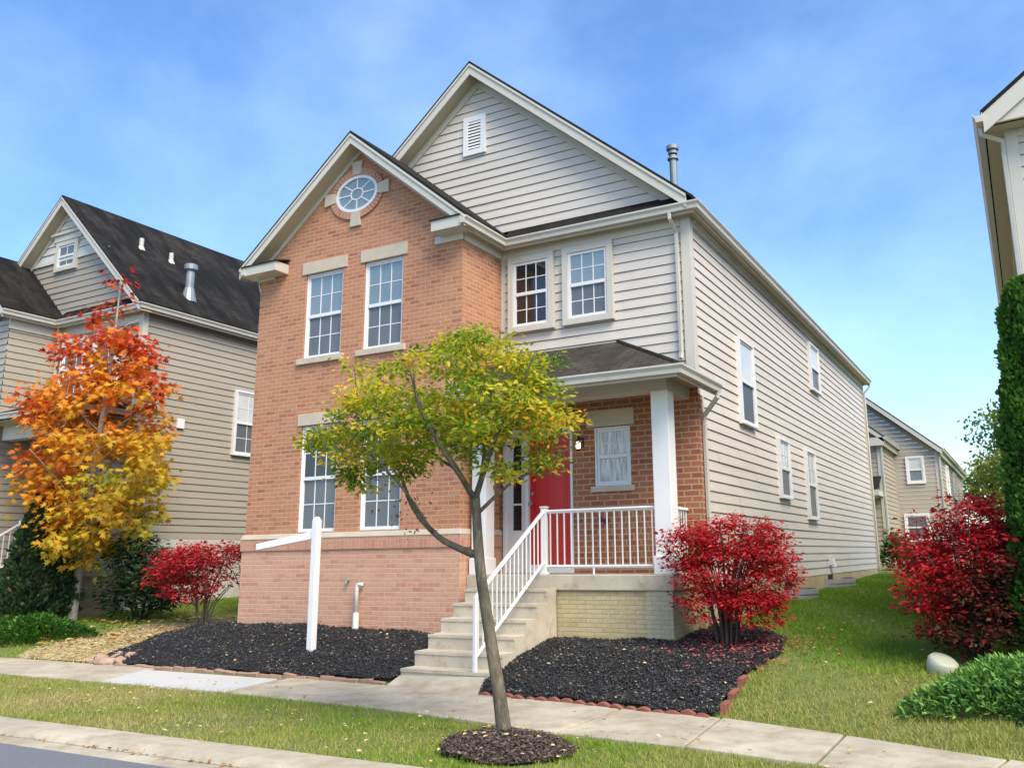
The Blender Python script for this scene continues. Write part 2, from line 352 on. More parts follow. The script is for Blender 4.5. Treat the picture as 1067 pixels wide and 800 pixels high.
def in_poly(x, y, poly):
    inside = np.zeros(len(x), bool); n = len(poly)
    for i in range(n):
        x1, y1 = poly[i]; x2, y2 = poly[(i+1) % n]
        c = ((y1 > y) != (y2 > y)) & (x < (x2-x1)*(y-y1)/(y2-y1+1e-12)+x1); inside ^= c
    return inside

# ------------------------------------------------------------ terrain
WX = [-14, 0.2, 1.4, 3.4, 4.5, 5.1, 7.05, 10]; WF = [-1.75, -1.75, -1.93, -2.2, -2.32, -2.45, -3.12, -4.2]
NX = [-14, -1.2, 1.2, 3.3, 4.5, 5.75, 7.5]; NF = [-3.0, -2.95, -3.1, -3.5, -3.57, -3.78, -4.6]
def terr(x, y):
    x = np.asarray(x, float); y = np.asarray(y, float)
    yw = np.interp(x, WX, WF)
    t = np.clip((y-yw)/(0-yw), 0, 1)
    z = np.where(y < 0, .40*t*(1.15-.15*t), np.interp(y, [0, 1, 4, 8, 16, 40], [.40, .47, .65, .75, .9, 1.15]))
    return np.where(y < -4.98, -.16, z)
def T(x, y): return float(terr(x, y))

def grid_sheet(name, xs, ys, mat, zf, keep=None):
    X, Y = np.meshgrid(xs, ys); Z = zf(X, Y); nx = len(xs)
    V = np.stack([X, Y, Z], -1).reshape(-1, 3)
    i, j = np.meshgrid(np.arange(nx-1), np.arange(len(ys)-1)); a = (j*nx+i).ravel()
    F = np.stack([a, a+1, a+nx+1, a+nx], 1)
    if keep is not None:
        c = V[F].mean(1); k = keep(c[:, 0], c[:, 1]); F = F[k]
        used, inv = np.unique(F, return_inverse=True); V = V[used]; F = inv.reshape(F.shape)
    return np_mesh(name, V, F, mat, smooth=True)
far = [30, 60, 130, 300, 700, 1500]
gx_ = np.array([-f for f in far[::-1]]+list(np.arange(-18, 12.01, .3))+far, float)
gy_ = np.array([-1500, -700, -300, -130, -60, -25, -12, -5.02, -4.96]+list(np.arange(-4.8, 20.1, .2))+far, float)
structure(grid_sheet('ground', gx_, gy_, 'lawn', lambda X, Y: terr(X, Y)+.012*np.sin(X*3.1+Y*1.7)*np.clip(Y+4.6, 0, 1)*np.clip((Y+2.5), 0, 1)-.004))
mb = MB(); mb.face([(-400, -40, -.062), (400, -40, -.062), (400, -5.6, -.045), (-400, -5.6, -.045)]); structure(mb.build('road', 'asphalt'))
mb = MB()
for k in range(-14, 9):      # kerb stones cast in lengths with open joints, and the gutter pan in front
    x0 = .62+k*2.55; x1 = x0+2.55
    prof = [(x0+.006, -4.99, .012), (x0+.006, -5.30, .022), (x0+.006, -5.39, .008), (x0+.006, -5.42, -.03), (x0+.006, -5.42, -.14), (x0+.006, -4.99, -.14)]
    mb.prism(prof, (2.538, 0, 0))
    mb.box((x0+.004, -5.421, -.14), (x1-.004, -5.605, -.036))
structure(mb.build('kerb', 'concrete', bevel=.008))
mb = MB()
fx = [-13, -11.2, -9.4, -7.6, -5.6, -4.03, -1.44, .93, 2.33, 3.49, 4.55, 5.72, 6.95, 8.2]
nx_ = [-12.6, -10.8, -9.0, -7.1, -5.2, -3.48, -1.23, 1.2, 2.15, 3.46, 4.66, 5.72, 6.7, 7.7]
RS = random.Random(5)
for i in range(len(fx)-1):
    g = .013; mi = 1 if i == 5 else 0; up = RS.uniform(0, .008)
    fa, fb, na, nb = fx[i]+g, fx[i+1]-g, nx_[i]+g, nx_[i+1]-g
    fy = lambda x: float(np.interp(x, WX, WF))+.03; ny = lambda x: float(np.interp(x, NX, NF))
    if i == 5: fy = lambda x: -1.92
    top = [(na, ny(na), .016+up), (nb, ny(nb), .014+up), (fb, fy(fb), .016+up), (fa, fy(fa), .018+up)]
    mb.hexa([(x, y, -.1) for x, y, z in top], top, mi)
mb.hexa([(.17, -1.75, -.1), (1.60, -1.93, -.1), (1.55, -1.50, -.1), (.17, -1.50, -.1)], [(.17, -1.75, .012), (1.60, -1.95, .02), (1.55, -1.50, .145), (.17, -1.50, .10)], 0)
structure(mb.build('sidewalk', ['concrete', 'concrete_new'], bevel=.008))
LEFT_BED = [(-5.55, -1.55), (-5.1, -1.68), (-3, -1.70), (.17, -1.66), (.17, .05), (-4.2, .05), (-4.35, .55), (-4.75, .45), (-5.15, .05), (-5.45, -.8)]
RIGHT_BED = [(1.5, -1.62), (1.62, -1.92), (3.4, -2.13), (4.48, -2.26), (4.40, -1.1), (4.62, -.3), (4.45, .7), (3.9, 1.35), (3.2, 1.6), (3.2, .1), (1.45, .1)]
def mound(x, y):
    a = .11*np.exp(-((x+3.2)/2.6)**2-((y+.4)/.85)**2)+.06*np.exp(-((x-3.0)/1.1)**2-((y+.9)/.6)**2)
    return a+.02*np.sin(x*5+y*3)*np.sin(y*6-x*2)
def bed_z(x, y): return terr(x, y)+.035+mound(x, y)
def lb(x, y): return in_poly(x, y, LEFT_BED)
def rb(x, y): return in_poly(x, y, RIGHT_BED)
structure(grid_sheet('mulch_bed', np.arange(-5.6, .2, .05), np.arange(-1.75, .65, .05), 'mulch', bed_z, lb))
structure(grid_sheet('mulch_bed', np.arange(1.4, 4.7, .05), np.arange(-2.35, 1.7, .05), 'mulch', bed_z, rb))
def chips(name, poly, zf, n, mat, size, hue_pow=1.3):
    P = np.array(poly); x = RNG.uniform(P[:, 0].min(), P[:, 0].max(), n*3); y = RNG.uniform(P[:, 1].min(), P[:, 1].max(), n*3)
    k = in_poly(x, y, poly); x = x[k][:n]; y = y[k][:n]; N = len(x)
    pos = np.stack([x, y, zf(x, y)+RNG.uniform(0, .02, N)], 1)
    a = RNG.uniform(0, 6.283, N); d = np.stack([np.cos(a), np.sin(a), RNG.normal(0, .35, N)], 1)
    up = unit(np.stack([RNG.normal(0, .4, N), RNG.normal(0, .4, N), np.ones(N)], 1))
    s = size*np.clip(RNG.lognormal(-.25, .5, N), .25, 2.2)
    o = scatter(name, 'chip', pos, np.cross(up, d), up, s*.62, mat, hue=RNG.random(N)**hue_pow, width=s)
    o['kind'] = 'stuff'; return o
chips('mulch_chips', LEFT_BED, bed_z, 30000, 'chip', .036)
chips('mulch_chips', RIGHT_BED, bed_z, 34000, 'chip', .036)
STRAW = [(-7.3, -1.72), (-5.35, -1.66), (-5.15, -.5), (-4.9, .35), (-4.5, 1.0), (-4.4, 1.9), (-5.3, 2.1), (-6.2, .9), (-6.9, -.3), (-7.6, -1.3)]
structure(grid_sheet('straw_path', np.arange(-7.7, -4.3, .06), np.arange(-1.8, 2.2, .06), 'straw_ground', lambda x, y: terr(x, y)+.018, lambda x, y: in_poly(x+.1*np.sin(y*7), y, STRAW)))

# ------------------------------------------------------------ building helpers
def FR(plane):   # wall facing the street
    return lambda u, n, z: (u, plane-n, z)
def SR(plane):   # wall facing right (+X)
    return lambda u, n, z: (plane+n, u, z)
def pbox(mb, P, u0, u1, n0, n1, z0, z1, mi=0): mb.box(P(u0, n0, z0), P(u1, n1, z1), mi)
SEAM = random.Random(21)
def siding(mb, P, rng, z0, z1, h=.150, out=.013):
    z = z0
    while z < z1-.004:
        zb = min(z+h, z1); zb = zb-.0065 if zb < z1 else zb; a0, a1 = rng(z); b0, b1 = rng(zb)
        if a1 > a0:
            if b1 < b0: b0 = b1 = (b0+b1)/2
            o2 = out*(1-(zb-z)/h)
            cuts = [0.0]; q = SEAM.uniform(.8, 3.6)       # boards end in lapped seams every few metres
            while q < a1-a0-.4: cuts.append(q/(a1-a0)); q += 3.66
            cuts.append(1.0)
            for i, (c0, c1) in enumerate(zip(cuts[:-1], cuts[1:])):
                e = .0028*(i % 2)+SEAM.uniform(0, .0015); A0, A1, B0, B1 = a0+(a1-a0)*c0, a0+(a1-a0)*c1, b0+(b1-b0)*c0, b0+(b1-b0)*c1
                mb.face([P(A0, out+e, z), P(A1, out+e, z), P(A1, out*.86+e, z+.02), P(A0, out*.86+e, z+.02)])
                mb.face([P(A0, out*.86+e, z+.02), P(A1, out*.86+e, z+.02), P(B1, o2-.004+e, zb), P(B0, o2-.004+e, zb)])
                mb.face([P(A0, -.03, z+.004), P(A1, -.03, z+.004), P(A1, out+e, z), P(A0, out+e, z)])
        z += h
def wall_holes(mb, P, u0, u1, z0, z1, holes, depth=.11, mi=0):
    us = sorted({u0, u1}|{h[0] for h in holes}|{h[1] for h in holes}); zs = sorted({z0, z1}|{h[2] for h in holes}|{h[3] for h in holes})
    for i in range(len(us)-1):
        for j in range(len(zs)-1):
            cu, cz = (us[i]+us[i+1])/2, (zs[j]+zs[j+1])/2
            if any(h[0] < cu < h[1] and h[2] < cz < h[3] for h in holes): continue
            mb.face([P(us[i], 0, zs[j]), P(us[i+1], 0, zs[j]), P(us[i+1], 0, zs[j+1]), P(us[i], 0, zs[j+1])], mi)
    for a, b, c, d in holes:
        for q in ([(a, c), (a, d)], [(b, c), (b, d)], [(a, c), (b, c)], [(a, d), (b, d)]):
            (ua, za), (ub, zb) = q
            mb.face([P(ua, 0, za), P(ub, 0, zb), P(ub, -depth, zb), P(ua, -depth, za)], mi)
GPROF = [(0, 0), (0, -.022), (.028, -.062), (.034, -.112), (.112, -.112), (.112, -.004), (.098, -.004), (.098, -.03), (.014, -.03), (.014, 0)]
def gutter(name, A, B, inward, mA, mB, parent, mat='gutter'):
    A, B, I = np.array(A, float), np.array(B, float), np.array(inward, float); D = (B-A)/np.linalg.norm(B-A); mb = MB()
    a = [tuple(A+I*o+D*(mA*o)+np.array([0, 0, z])) for o, z in GPROF]; b = [tuple(B+I*o-D*(mB*o)+np.array([0, 0, z])) for o, z in GPROF]
    n = len(a)
    for k in range(n): mb.face([a[k], a[(k+1) % n], b[(k+1) % n], b[k]])
    mb.face(a[::-1]); mb.face(b)
    return mb.build(name, mat, parent)
def spout(path, parent, w=.036, mat='gutter'):
    mb = MB(); mb.tube(path, w, n=4); 
    return mb.build('downspout', mat, parent, bevel=.006)
def slope(mb, a, b, c, d, th=.05):
    """roof slab: a,b along the eave, c,d along the ridge; UV runs along the eave and up the slope"""
    a, b, c, d = [np.array(p, float) for p in (a, b, c, d)]
    n = np.cross(b-a, d-a); n = n/np.linalg.norm(n); n = n if n[2] > 0 else -n
    e = (b-a)/np.linalg.norm(b-a); up = np.cross(n, e)
    pts = [a, b, c, d]; uv = [(float(p@e), float((p-a)@up)) for p in pts]
    mb.face(pts, 0, uv); lo = [p-np.array([0, 0, th]) for p in pts]
    mb.face(lo[::-1], 0, uv[::-1])
    for k in range(4):
        q = (k+1) % 4
        mb.face([pts[k], pts[q], lo[q], lo[k]], 0, [(0, 0), (.3, 0), (.3, .03), (0, .03)])
def window(parent, P, u0, u1, z0, z1, kinds=('glass', 'glass_screen'), cols=3, rows=(2, 2), n0=0.0, casing=.06, fw=.045, cmat='vinyl', single=False, name='window'):
    """outer edges u0..z1 include the casing; n0 = outward offset of the glass plane"""
    mb = MB(); cz = casing
    if casing:
        pbox(mb, P, u0, u0+cz, n0-.03, n0+.055, z0, z1); pbox(mb, P, u1-cz, u1, n0-.03, n0+.055, z0, z1)
        pbox(mb, P, u0+cz, u1-cz, n0-.03, n0+.052, z1-cz, z1); pbox(mb, P, u0+cz, u1-cz, n0-.03, n0+.058, z0, z0+cz)
    a, b, c, d = u0+cz, u1-cz, z0+cz, z1-cz; m = (c+d)/2
    pbox(mb, P, a, a+fw, n0-.03, n0+.034, c, d, 1); pbox(mb, P, b-fw, b, n0-.03, n0+.034, c, d, 1)
    pbox(mb, P, a+fw, b-fw, n0-.03, n0+.031, d-fw, d, 1); pbox(mb, P, a+fw, b-fw, n0-.03, n0+.036, c, c+fw, 1)
    if not single: pbox(mb, P, a+fw, b-fw, n0-.03, n0+.038, m-.028, m+.028, 1)
    segs = [(c+fw, d-fw, rows[0], n0+.012)] if single else [(m+.028, d-fw, rows[0], n0+.016), (c+fw, m-.028, rows[1], n0+.004)]
    mw = .0085
    for (s0, s1, r, nn) in segs:
        for k in range(1, cols):
            if r: pbox(mb, P, a+fw+(b-a-2*fw)*k/cols-mw, a+fw+(b-a-2*fw)*k/cols+mw, nn-.01, nn+.008, s0, s1, 1)
        for k in range(1, r):
            zz = s0+(s1-s0)*k/r; pbox(mb, P, a+fw, b-fw, nn-.01, nn+.0065, zz-mw, zz+mw, 1)
    w = mb.build(name, [cmat, 'vinyl'], parent, bevel=.004)
    for i, (s0, s1, r, nn) in enumerate(segs):
        g = MB(); g.face([P(a+fw-.005, nn, s0-.005), P(b-fw+.005, nn, s0-.005), P(b-fw+.005, nn, s1+.005), P(a+fw-.005, nn, s1+.005)])
        g.build('pane', kinds[i], w)
    return w
def rakeboard(mb, pts_out, drop, y0, y1, mi=0):
    """pts_out: polyline (x,z) of the roof line; a band `drop` deep under it, between y0 and y1"""
    for (xa, za), (xb, zb) in zip(pts_out[:-1], pts_out[1:]):
        lo = [(xa, y0, za-drop), (xb, y0, zb-drop), (xb, y1, zb-drop), (xa, y1, za-drop)]
        hi = [(xa, y0, za), (xb, y0, zb), (xb, y1, zb), (xa, y1, za)]
        mb.hexa(lo, hi, mi)
def handrail(parent, A, B, h, low, n, rail=.022, bal=.010, label=None):
    """A,B: floor points at the ends; top rail at h, bottom rail at low"""
    A, B = np.array(A, float), np.array(B, float); z = np.array([0, 0, 1.0])
    mb = MB(); mb.tube([A+z*h, B+z*h], rail*1.25, 4); r = mb.build('railing', 'white', parent, label=label)
    mb = MB(); mb.tube([A+z*low, B+z*low], rail, 4); mb.build('bottom_rail', 'white', r)
    first = None
    for k in range(n):
        p = A+(B-A)*((k+.5)/n)
        if first is None:
            mb = MB(); mb.tube([p+z*low, p+z*h], bal, 4); first = mb.build('baluster', 'white', r); p0 = p
        else:
            c = first.copy(); COL.objects.link(c); c.parent = r; c.location = Vector(p-p0)
    return r

# ------------------------------------------------------------ the brick and siding house
bL, d1, wr, ez, eo, ov, dr = -4.305, 1.135, 3.262, 6.556, .28, .311, 16.35
gx, gz, SL = -.486, 9.98, .849
H = thing('house', (0, 0, .3), 'two storey house with salmon brick front bay, cream siding, red door and raised front porch', 'house')
PF, PS, PM = FR(0.0), SR(wr), FR(d1)
# brick bay
U1 = (-3.235, -2.408, 4.79, 6.28); U2 = (-1.95, -1.151, 4.79, 6.28); L1 = (-3.169, -2.371, 1.93, 3.66); L2 = (-1.887, -1.083, 1.93, 3.66)
mb = MB(); wall_holes(mb, PF, bL, 0, 1.9, 6.31, [U1, U2, L1, L2])
bgx, bgz, BS = -2.104, 8.554, .825
apex = bgz-.2
hw = (apex-6.31)/BS
mb.face([PF(max(bL, bgx-hw), 0, 6.31), PF(min(0, bgx+hw), 0, 6.31), PF(min(0, bgx+hw), 0, apex-BS*(min(0, bgx+hw)-bgx)), PF(bgx, 0, apex), PF(max(bL, bgx-hw), 0, apex-BS*(bgx-max(bL, bgx-hw)))])
mb.face([(0, 0, 1.0), (0, 1.3, 1.0), (0, 1.3, 6.4), (0, 0, 6.4)]); mb.face([(bL, 0, .2), (bL, 1.3, .2), (bL, 1.3, 6.5), (bL, 0, 6.5)])
mb.build('brick_wall', 'brick', H)
mb = MB(); mb.box((bL-.025, -.03, .2), (.03, .06, 1.655)); mb.box((-.06, .061, .2), (.03, 1.14, 1.655)); mb.build('base_wall', 'brick_base', H)
mb = MB(); mb.box((bL-.045, -.052, 1.655), (.05, .06, 1.84)); mb.box((-.06, .061, 1.655), (.05, 1.09, 1.84)); mb.build('soldier_course', 'soldier', H, bevel=.004)
mb = MB(); mb.hexa([(bL-.05, -.06, 1.84), (.056, -.06, 1.84), (.056, 1.09, 1.84), (bL-.05, 1.09, 1.84)], [(bL-.02, -.035, 1.918), (.03, -.035, 1.918), (.03, 1.09, 1.918), (bL-.02, 1.09, 1.918)])
mb.build('water_table', 'stone', H, bevel=.005)
for (a, b, c, d), kinds, lz in ((U1, ('glass', 'glass_screen'), .205), (U2, ('glass', 'glass_screen'), .205), (L1, ('glass_dark', 'glass_screen'), .19), (L2, ('glass_dark', 'glass_screen'), .19)):
    w = window(H, PF, a+.004, b-.004, c+.004, d-.012, kinds, 3, (2, 2), n0=-.085, casing=.022, fw=.034)
    mb = MB(); pbox(mb, PF, a-.075, b+.085, -.05, .022, d-.002, d+lz); mb.build('lintel', 'stone', w, bevel=.006)
    if c > 3:
        mb = MB(); pbox(mb, PF, a-.09, b+.09, -.11, .05, c-.095, c+.002); mb.build('sill', 'stone', w, bevel=.006)
# oval window
mb = MB(); oc = (-2.165, 7.535); N = 40
def ell(a, b, k, n=N): t = 2*math.pi*k/n; return oc[0]+a*math.cos(t), oc[1]+b*math.sin(t)
def ering(mb, a0, b0, a1, b1, n0, n1, mi=0, n=N, gap=0):
    for k in range(n):
        p = [ell(a0, b0, k+gap, n), ell(a0, b0, k+1-gap, n), ell(a1, b1, k+1-gap, n), ell(a1, b1, k+gap, n)]
        mb.hexa([PF(x, n0, z) for x, z in p], [PF(x, n1, z) for x, z in p], mi)
ering(mb, .40, .275, .45, .325, -.0, .03)
ering(mb, .118, .09, .14, .112, .008, .02)
for k in range(8):
    a = 2*math.pi*(k+.0)/8+.0
    p0 = np.array([oc[0]+.13*math.cos(a), oc[1]+.10*math.sin(a)]); p1 = np.array([oc[0]+.41*math.cos(a), oc[1]+.28*math.sin(a)]); q = np.array([-(p1-p0)[1], (p1-p0)[0]]); q = q/np.linalg.norm(q)*.010
    pts = [p0+q, p0-q, p1-q, p1+q]; mb.hexa([PF(x, .008, z) for x, z in pts], [PF(x, .019, z) for x, z in pts])
ow = mb.build('oval_window', 'vinyl', H)
g = MB(); g.face([PF(*(lambda e: (e[0], .009, e[1]))(ell(.41, .285, k))) for k in range(N)]); g.build('pane', 'glass', ow)
mb = MB(); ering(mb, .452, .327, .575, .45, .002, .034, 0, 44, .06); mb.build('brick_surround', 'soldier', ow, bevel=.004)
for (x, z, w_, h_, fl) in ((oc[0], 8.0, .085, .12, 0), (oc[0], 7.07, .085, .12, 1), (oc[0]-.575, oc[1], .12, .085, 2), (oc[0]+.575, oc[1], .12, .085, 3)):
    mb = MB(); t_ = .03
    q = [(-w_-(t_ if fl == 1 else 0), -h_-(t_ if fl == 2 else 0)), (w_+(t_ if fl == 1 else 0), -h_-(t_ if fl == 3 else 0)), (w_+(t_ if fl == 0 else 0), h_+(t_ if fl == 3 else 0)), (-w_-(t_ if fl == 0 else 0), h_+(t_ if fl == 2 else 0))]
    mb.hexa([PF(x+a, 0, z+b) for a, b in q], [PF(x+a, .045, z+b) for a, b in q]); mb.build('keystone', 'stone', ow, bevel=.005)
# siding walls
mb = MB(); siding(mb, PM, lambda z: (0.0, wr), 3.80, 6.31); mb.build('front_siding', 'siding', H)
mb = MB(); siding(mb, PS, lambda z: (d1+.02, dr), 1.05, 6.34); mb.face([(wr-.05, d1, .9), (wr-.05, dr, .9), (wr-.05, dr, 6.5), (wr-.05, d1, 6.5)]); mb.build('side_siding', 'siding', H)
mb = MB(); siding(mb, PM, lambda z: (gx-(gz-.26-z)/SL, gx+(gz-.26-z)/SL), 6.80, gz-.27); mb.build('gable_siding', 'siding', H)
mb = MB(); mb.box((bL, 1.2, .3), (bL+.05, dr, 6.6)); mb.box((bL, dr-.05, .3), (wr-.02, dr, 6.6))
mb.face([(bL, dr, 6.5), (wr, dr, 6.5), (gx, dr, gz-.3)]); mb.build('rear_wall', 'siding', H)
mb = MB(); mb.box((3.10, d1-.04, .2), (wr+.006, dr, 1.05)); mb.build('foundation', 'foundation', H)
mb = MB()
for a, b in (((wr-.115, d1-.034, 3.75), (wr+.034, d1+.115, 6.44)), ((wr-.01, dr-.1, 1.03), (wr+.036, dr+.02, 6.44)), ((wr-.01, d1+.17, 1.05), (wr+.034, d1+.26, 3.75)), ((.003, d1-.03, 3.7), (.075, d1, 6.30))):
    mb = MB(); mb.box(a, b); mb.build('corner_board', 'trim', H, bevel=.004)
mb = MB(); mb.box((0.0, d1-.032, 6.30), (wr-.12, d1, 6.445)); mb.box((0.0, -.03, 6.31), (.03, d1-.034, 6.445)); mb.box((wr, d1+.12, 6.32), (wr+.034, dr, 6.445))
mb.box((wr+.034, d1+.12, 6.38), (wr+.06, dr, 6.445))
mb.box((bL-.04, -.055, 6.31), (bL+.36, -.001, 6.43)); mb.box((-.5, -.055, 6.31), (.03, -.001, 6.43)); mb.build('frieze_board', 'trim', H, bevel=.004)
# main roof
YF = d1-ov
rE = 3.462; zE = gz-SL*(rE-gx); lE = -4.52; zL = gz-SL*(gx-lE)
mb = MB(); slope(mb, (rE, YF, zE), (rE, dr+.3, zE), (gx, dr+.3, gz), (gx, YF, gz)); slope(mb, (lE, dr+.3, zL), (lE, YF, zL), (gx, YF, gz), (gx, dr+.3, gz))
# bay roof
bE = .205; bzE = bgz-BS*(bE-bgx); bl = 2*bgx-bE
slope(mb, (bE, -ov, bzE), (bE, d1+.02, bzE), (bgx, d1+.02, bgz), (bgx, -ov, bgz)); slope(mb, (bl, YF+.002, bzE), (bl, -ov, bzE), (bgx, -ov, bgz), (bgx, YF+.002, bgz))
slope(mb, (.15, YF+.08, 6.585), (3.36, YF+.08, 6.585), (3.10, d1+.03, 6.83), (.15, d1+.03, 6.83), .03)
roof = mb.build('roof', 'roof', H)
mb = MB(); fx_, fy_ = 2.33, 3.2; zr = gz-SL*(fx_-gx)
mb.tube([(fx_, fy_, zr-.1), (fx_, fy_, 8.52)], .068, 14); mb.tube([(fx_, fy_, 8.55), (fx_, fy_, 8.60)], .085, 14); mb.tube([(fx_, fy_, 8.61), (fx_, fy_, 8.63), (fx_, fy_, 8.70), (fx_, fy_, 8.72)], [.085, .112, .112, .08], 14); mb.tube([(fx_, fy_, 8.44), (fx_, fy_, 8.47)], .10, 14)
mb.tube([(fx_, fy_, zr-.05), (fx_, fy_, zr+.12)], [.16, .08], 14); mb.build('flue', 'metal', roof, smooth=False)
# rakes, soffits, fascias
mb = MB(); ln = [(gx-(gz-.052-6.60)/SL, 6.60-.0), (gx, gz-.052), (gx+(gz-.052-6.60)/SL-.08, 6.60+.08*SL)]
rakeboard(mb, ln, .20, YF+.012, YF+.04)
rakeboard(mb, [(x, z+.001) for x, z in ln], .045, YF-.006, YF+.0115)
lb_ = [(bgx-(bgz-.052-6.5)/BS, 6.5), (bgx, bgz-.052), (bgx+(bgz-.052-6.58)/BS, 6.58)]
rakeboard(mb, lb_, .175, -ov+.012, -ov+.04); rakeboard(mb, [(x, z+.001) for x, z in lb_], .045, -ov-.006, -ov+.0115)
mb.build('rake_board', 'trim', H)
mb = MB(); rakeboard(mb, [(ln[0][0], ln[0][1]-.165), (gx, gz-.217), (ln[2][0], ln[2][1]-.165)], .016, YF+.041, d1)
rakeboard(mb, [(lb_[0][0], 6.5-.14), (bgx, bgz-.192), (lb_[2][0], 6.58-.14)], .016, -ov+.041, 0)
mb.box((.0, YF+.115, 6.437), (rE-.03, d1, 6.452)); mb.box((wr-.02, d1+.001, 6.437), (rE-.03, dr+.2, 6.452)); mb.box((-.0, -ov+.05, 6.437), (.165, YF+.114, 6.452)); mb.box((bl+.03, -ov+.05, 6.40), (bL+.02, dr, 6.415))
mb.build('soffit', 'soffit', H)
mb = MB(); rakeboard(mb, [(gx-3.6, gz-.233-3.6*SL), (gx, gz-.233), (gx+3.5, gz-.233-3.5*SL)], .14, d1-.04, d1-.002)
rakeboard(mb, [(bL, bgz-.208-(bgx-bL)*BS), (bgx, bgz-.208), (0, bgz-.208+bgx*BS)], .085, -.035, -.001); mb.build('gable_trim', 'trim', H)
mb = MB(); mb.box((.17, YF+.113, 6.41), (rE-.03, YF+.135, 6.60)); mb.box((rE-.05, YF+.136, 6.41), (rE-.032, dr+.2, 6.60)); mb.box((.15, -ov+.05, 6.41), (.168, YF+.134, 6.59))
mb.box((-.39, -ov+.002, 6.415), (.17, -ov+.022, 6.60)); mb.box((-.39, -ov+.023, 6.415), (.15, -.002, 6.43)); mb.box((-.39, -ov+.023, 6.43), (-.37, -.002, 6.60))
mb.box((bl-.06, -ov+.002, 6.36), (-3.66, -ov+.022, 6.53)); mb.box((bl-.06, -ov+.023, 6.36), (-3.66, -.002, 6.375)); mb.box((-3.68, -ov+.023, 6.375), (-3.66, -.002, 6.53))
mb.build('fascia', 'trim', H, bevel=.003)
mb = MB(); slope(mb, (-.42, -ov-.02, 6.603), (.16, -ov-.02, 6.603), (.16, -.0, 6.70), (-.42, -.0, 6.70), .02); mb.build('return_roof', 'roof', H); mb = MB(); slope(mb, (bl-.06, -ov-.02, 6.535), (-3.63, -ov-.02, 6.535), (-3.63, 0, 6.63), (bl-.06, 0, 6.63), .02); mb.build('return_roof', 'roof', H)
gutter('gutter', (.28, -ov-.03, ez), (.28, YF, ez), (-1, 0, 0), 0, -1, H)
gutter('gutter', (.28, YF, ez), (wr+eo, YF, ez), (0, 1, 0), -1, 1, H)
gutter('gutter', (wr+eo, YF, ez), (wr+eo, dr+.15, ez), (-1, 0, 0), 1, 0, H)
gutter('gutter', (bl-.08, -ov-.02, 6.49), (bl-.08, dr, 6.49), (1, 0, 0), 0, 0, H)
spout([(3.07, YF+.06, 6.45), (3.07, YF+.06, 6.36), (3.10, d1-.07, 6.18), (3.10, d1-.07, 4.36), (3.10, d1-.10, 4.26)], H)
spout([(wr+eo-.06, dr+.05, 6.45), (wr+eo-.06, dr+.05, 6.35), (wr+.06, dr-.05, 6.15), (wr+.06, dr-.05, 1.0)], H)
spout([(bl, .08, 6.38), (bl, .08, 6.27), (bL-.05, .08, 6.12), (bL-.05, .08, .5)], H, .03)
# gable vent
mb = MB(); a, b, c, d = -.775, -.315, 8.34, 9.07
pbox(mb, PM, a, a+.10, 0, .05, c, d); pbox(mb, PM, b-.10, b, 0, .05, c, d); pbox(mb, PM, a+.10, b-.10, 0, .048, d-.10, d); pbox(mb, PM, a+.10, b-.10, 0, .052, c, c+.10)
for k in range(9):
    z = c+.115+k*.058; mb.hexa([PM(a+.1, .012, z), PM(b-.1, .012, z), PM(b-.1, .02, z), PM(a+.1, .02, z)][::1], [PM(a+.1, -.0, z+.045), PM(b-.1, -.0, z+.045), PM(b-.1, .006, z+.05), PM(a+.1, .006, z+.05)])
gv = mb.build('gable_vent', 'white', H, bevel=.003); mb = MB(); mb.face([PM(a+.09, .028, c+.09), PM(b-.09, .028, c+.09), PM(b-.09, .028, d-.09), PM(a+.09, .028, d-.09)])
mb2 = MB()
for k in range(9):
    z = c+.115+k*.058; mb2.hexa([PM(a+.1, .044, z), PM(b-.1, .044, z), PM(b-.1, .05, z+.004), PM(a+.1, .05, z+.004)], [PM(a+.1, .03, z+.04), PM(b-.1, .03, z+.04), PM(b-.1, .036, z+.044), PM(a+.1, .036, z+.044)])
mb2.build('louver', 'white', gv); mb.build('backing', 'dark', gv)
# upper front windows, side windows
window(H, PM, .265-.10, .908+.10, 5.116-.10, 6.228+.06, ('glass_dark', 'glass_dark'), 3, (2, 2), n0=.032, casing=.10, cmat='trim')
window(H, PM, 1.266-.10, 1.923+.12, 5.116-.10, 6.228+.06, ('glass', 'glass_screen'), 3, (2, 2), n0=.032, casing=.10, cmat='trim')
for a, b, c, d, ks in ((3.213, 4.094, 3.583, 5.047, ('glass_white', 'glass_side')), (8.861, 9.795, 5.062, 6.158, ('glass_white', 'glass_side')), (5.498, 6.298, 2.492, 3.615, ('glass_lace', 'glass_side')), (7.735, 8.582, 2.173, 3.615, ('glass_lace', 'glass_side'))):
    window(H, PS, a, b, c, d, ks, 2, (2, 0) if ks[0] == 'glass_lace' else (0, 0), n0=.032, casing=.042, fw=.034)
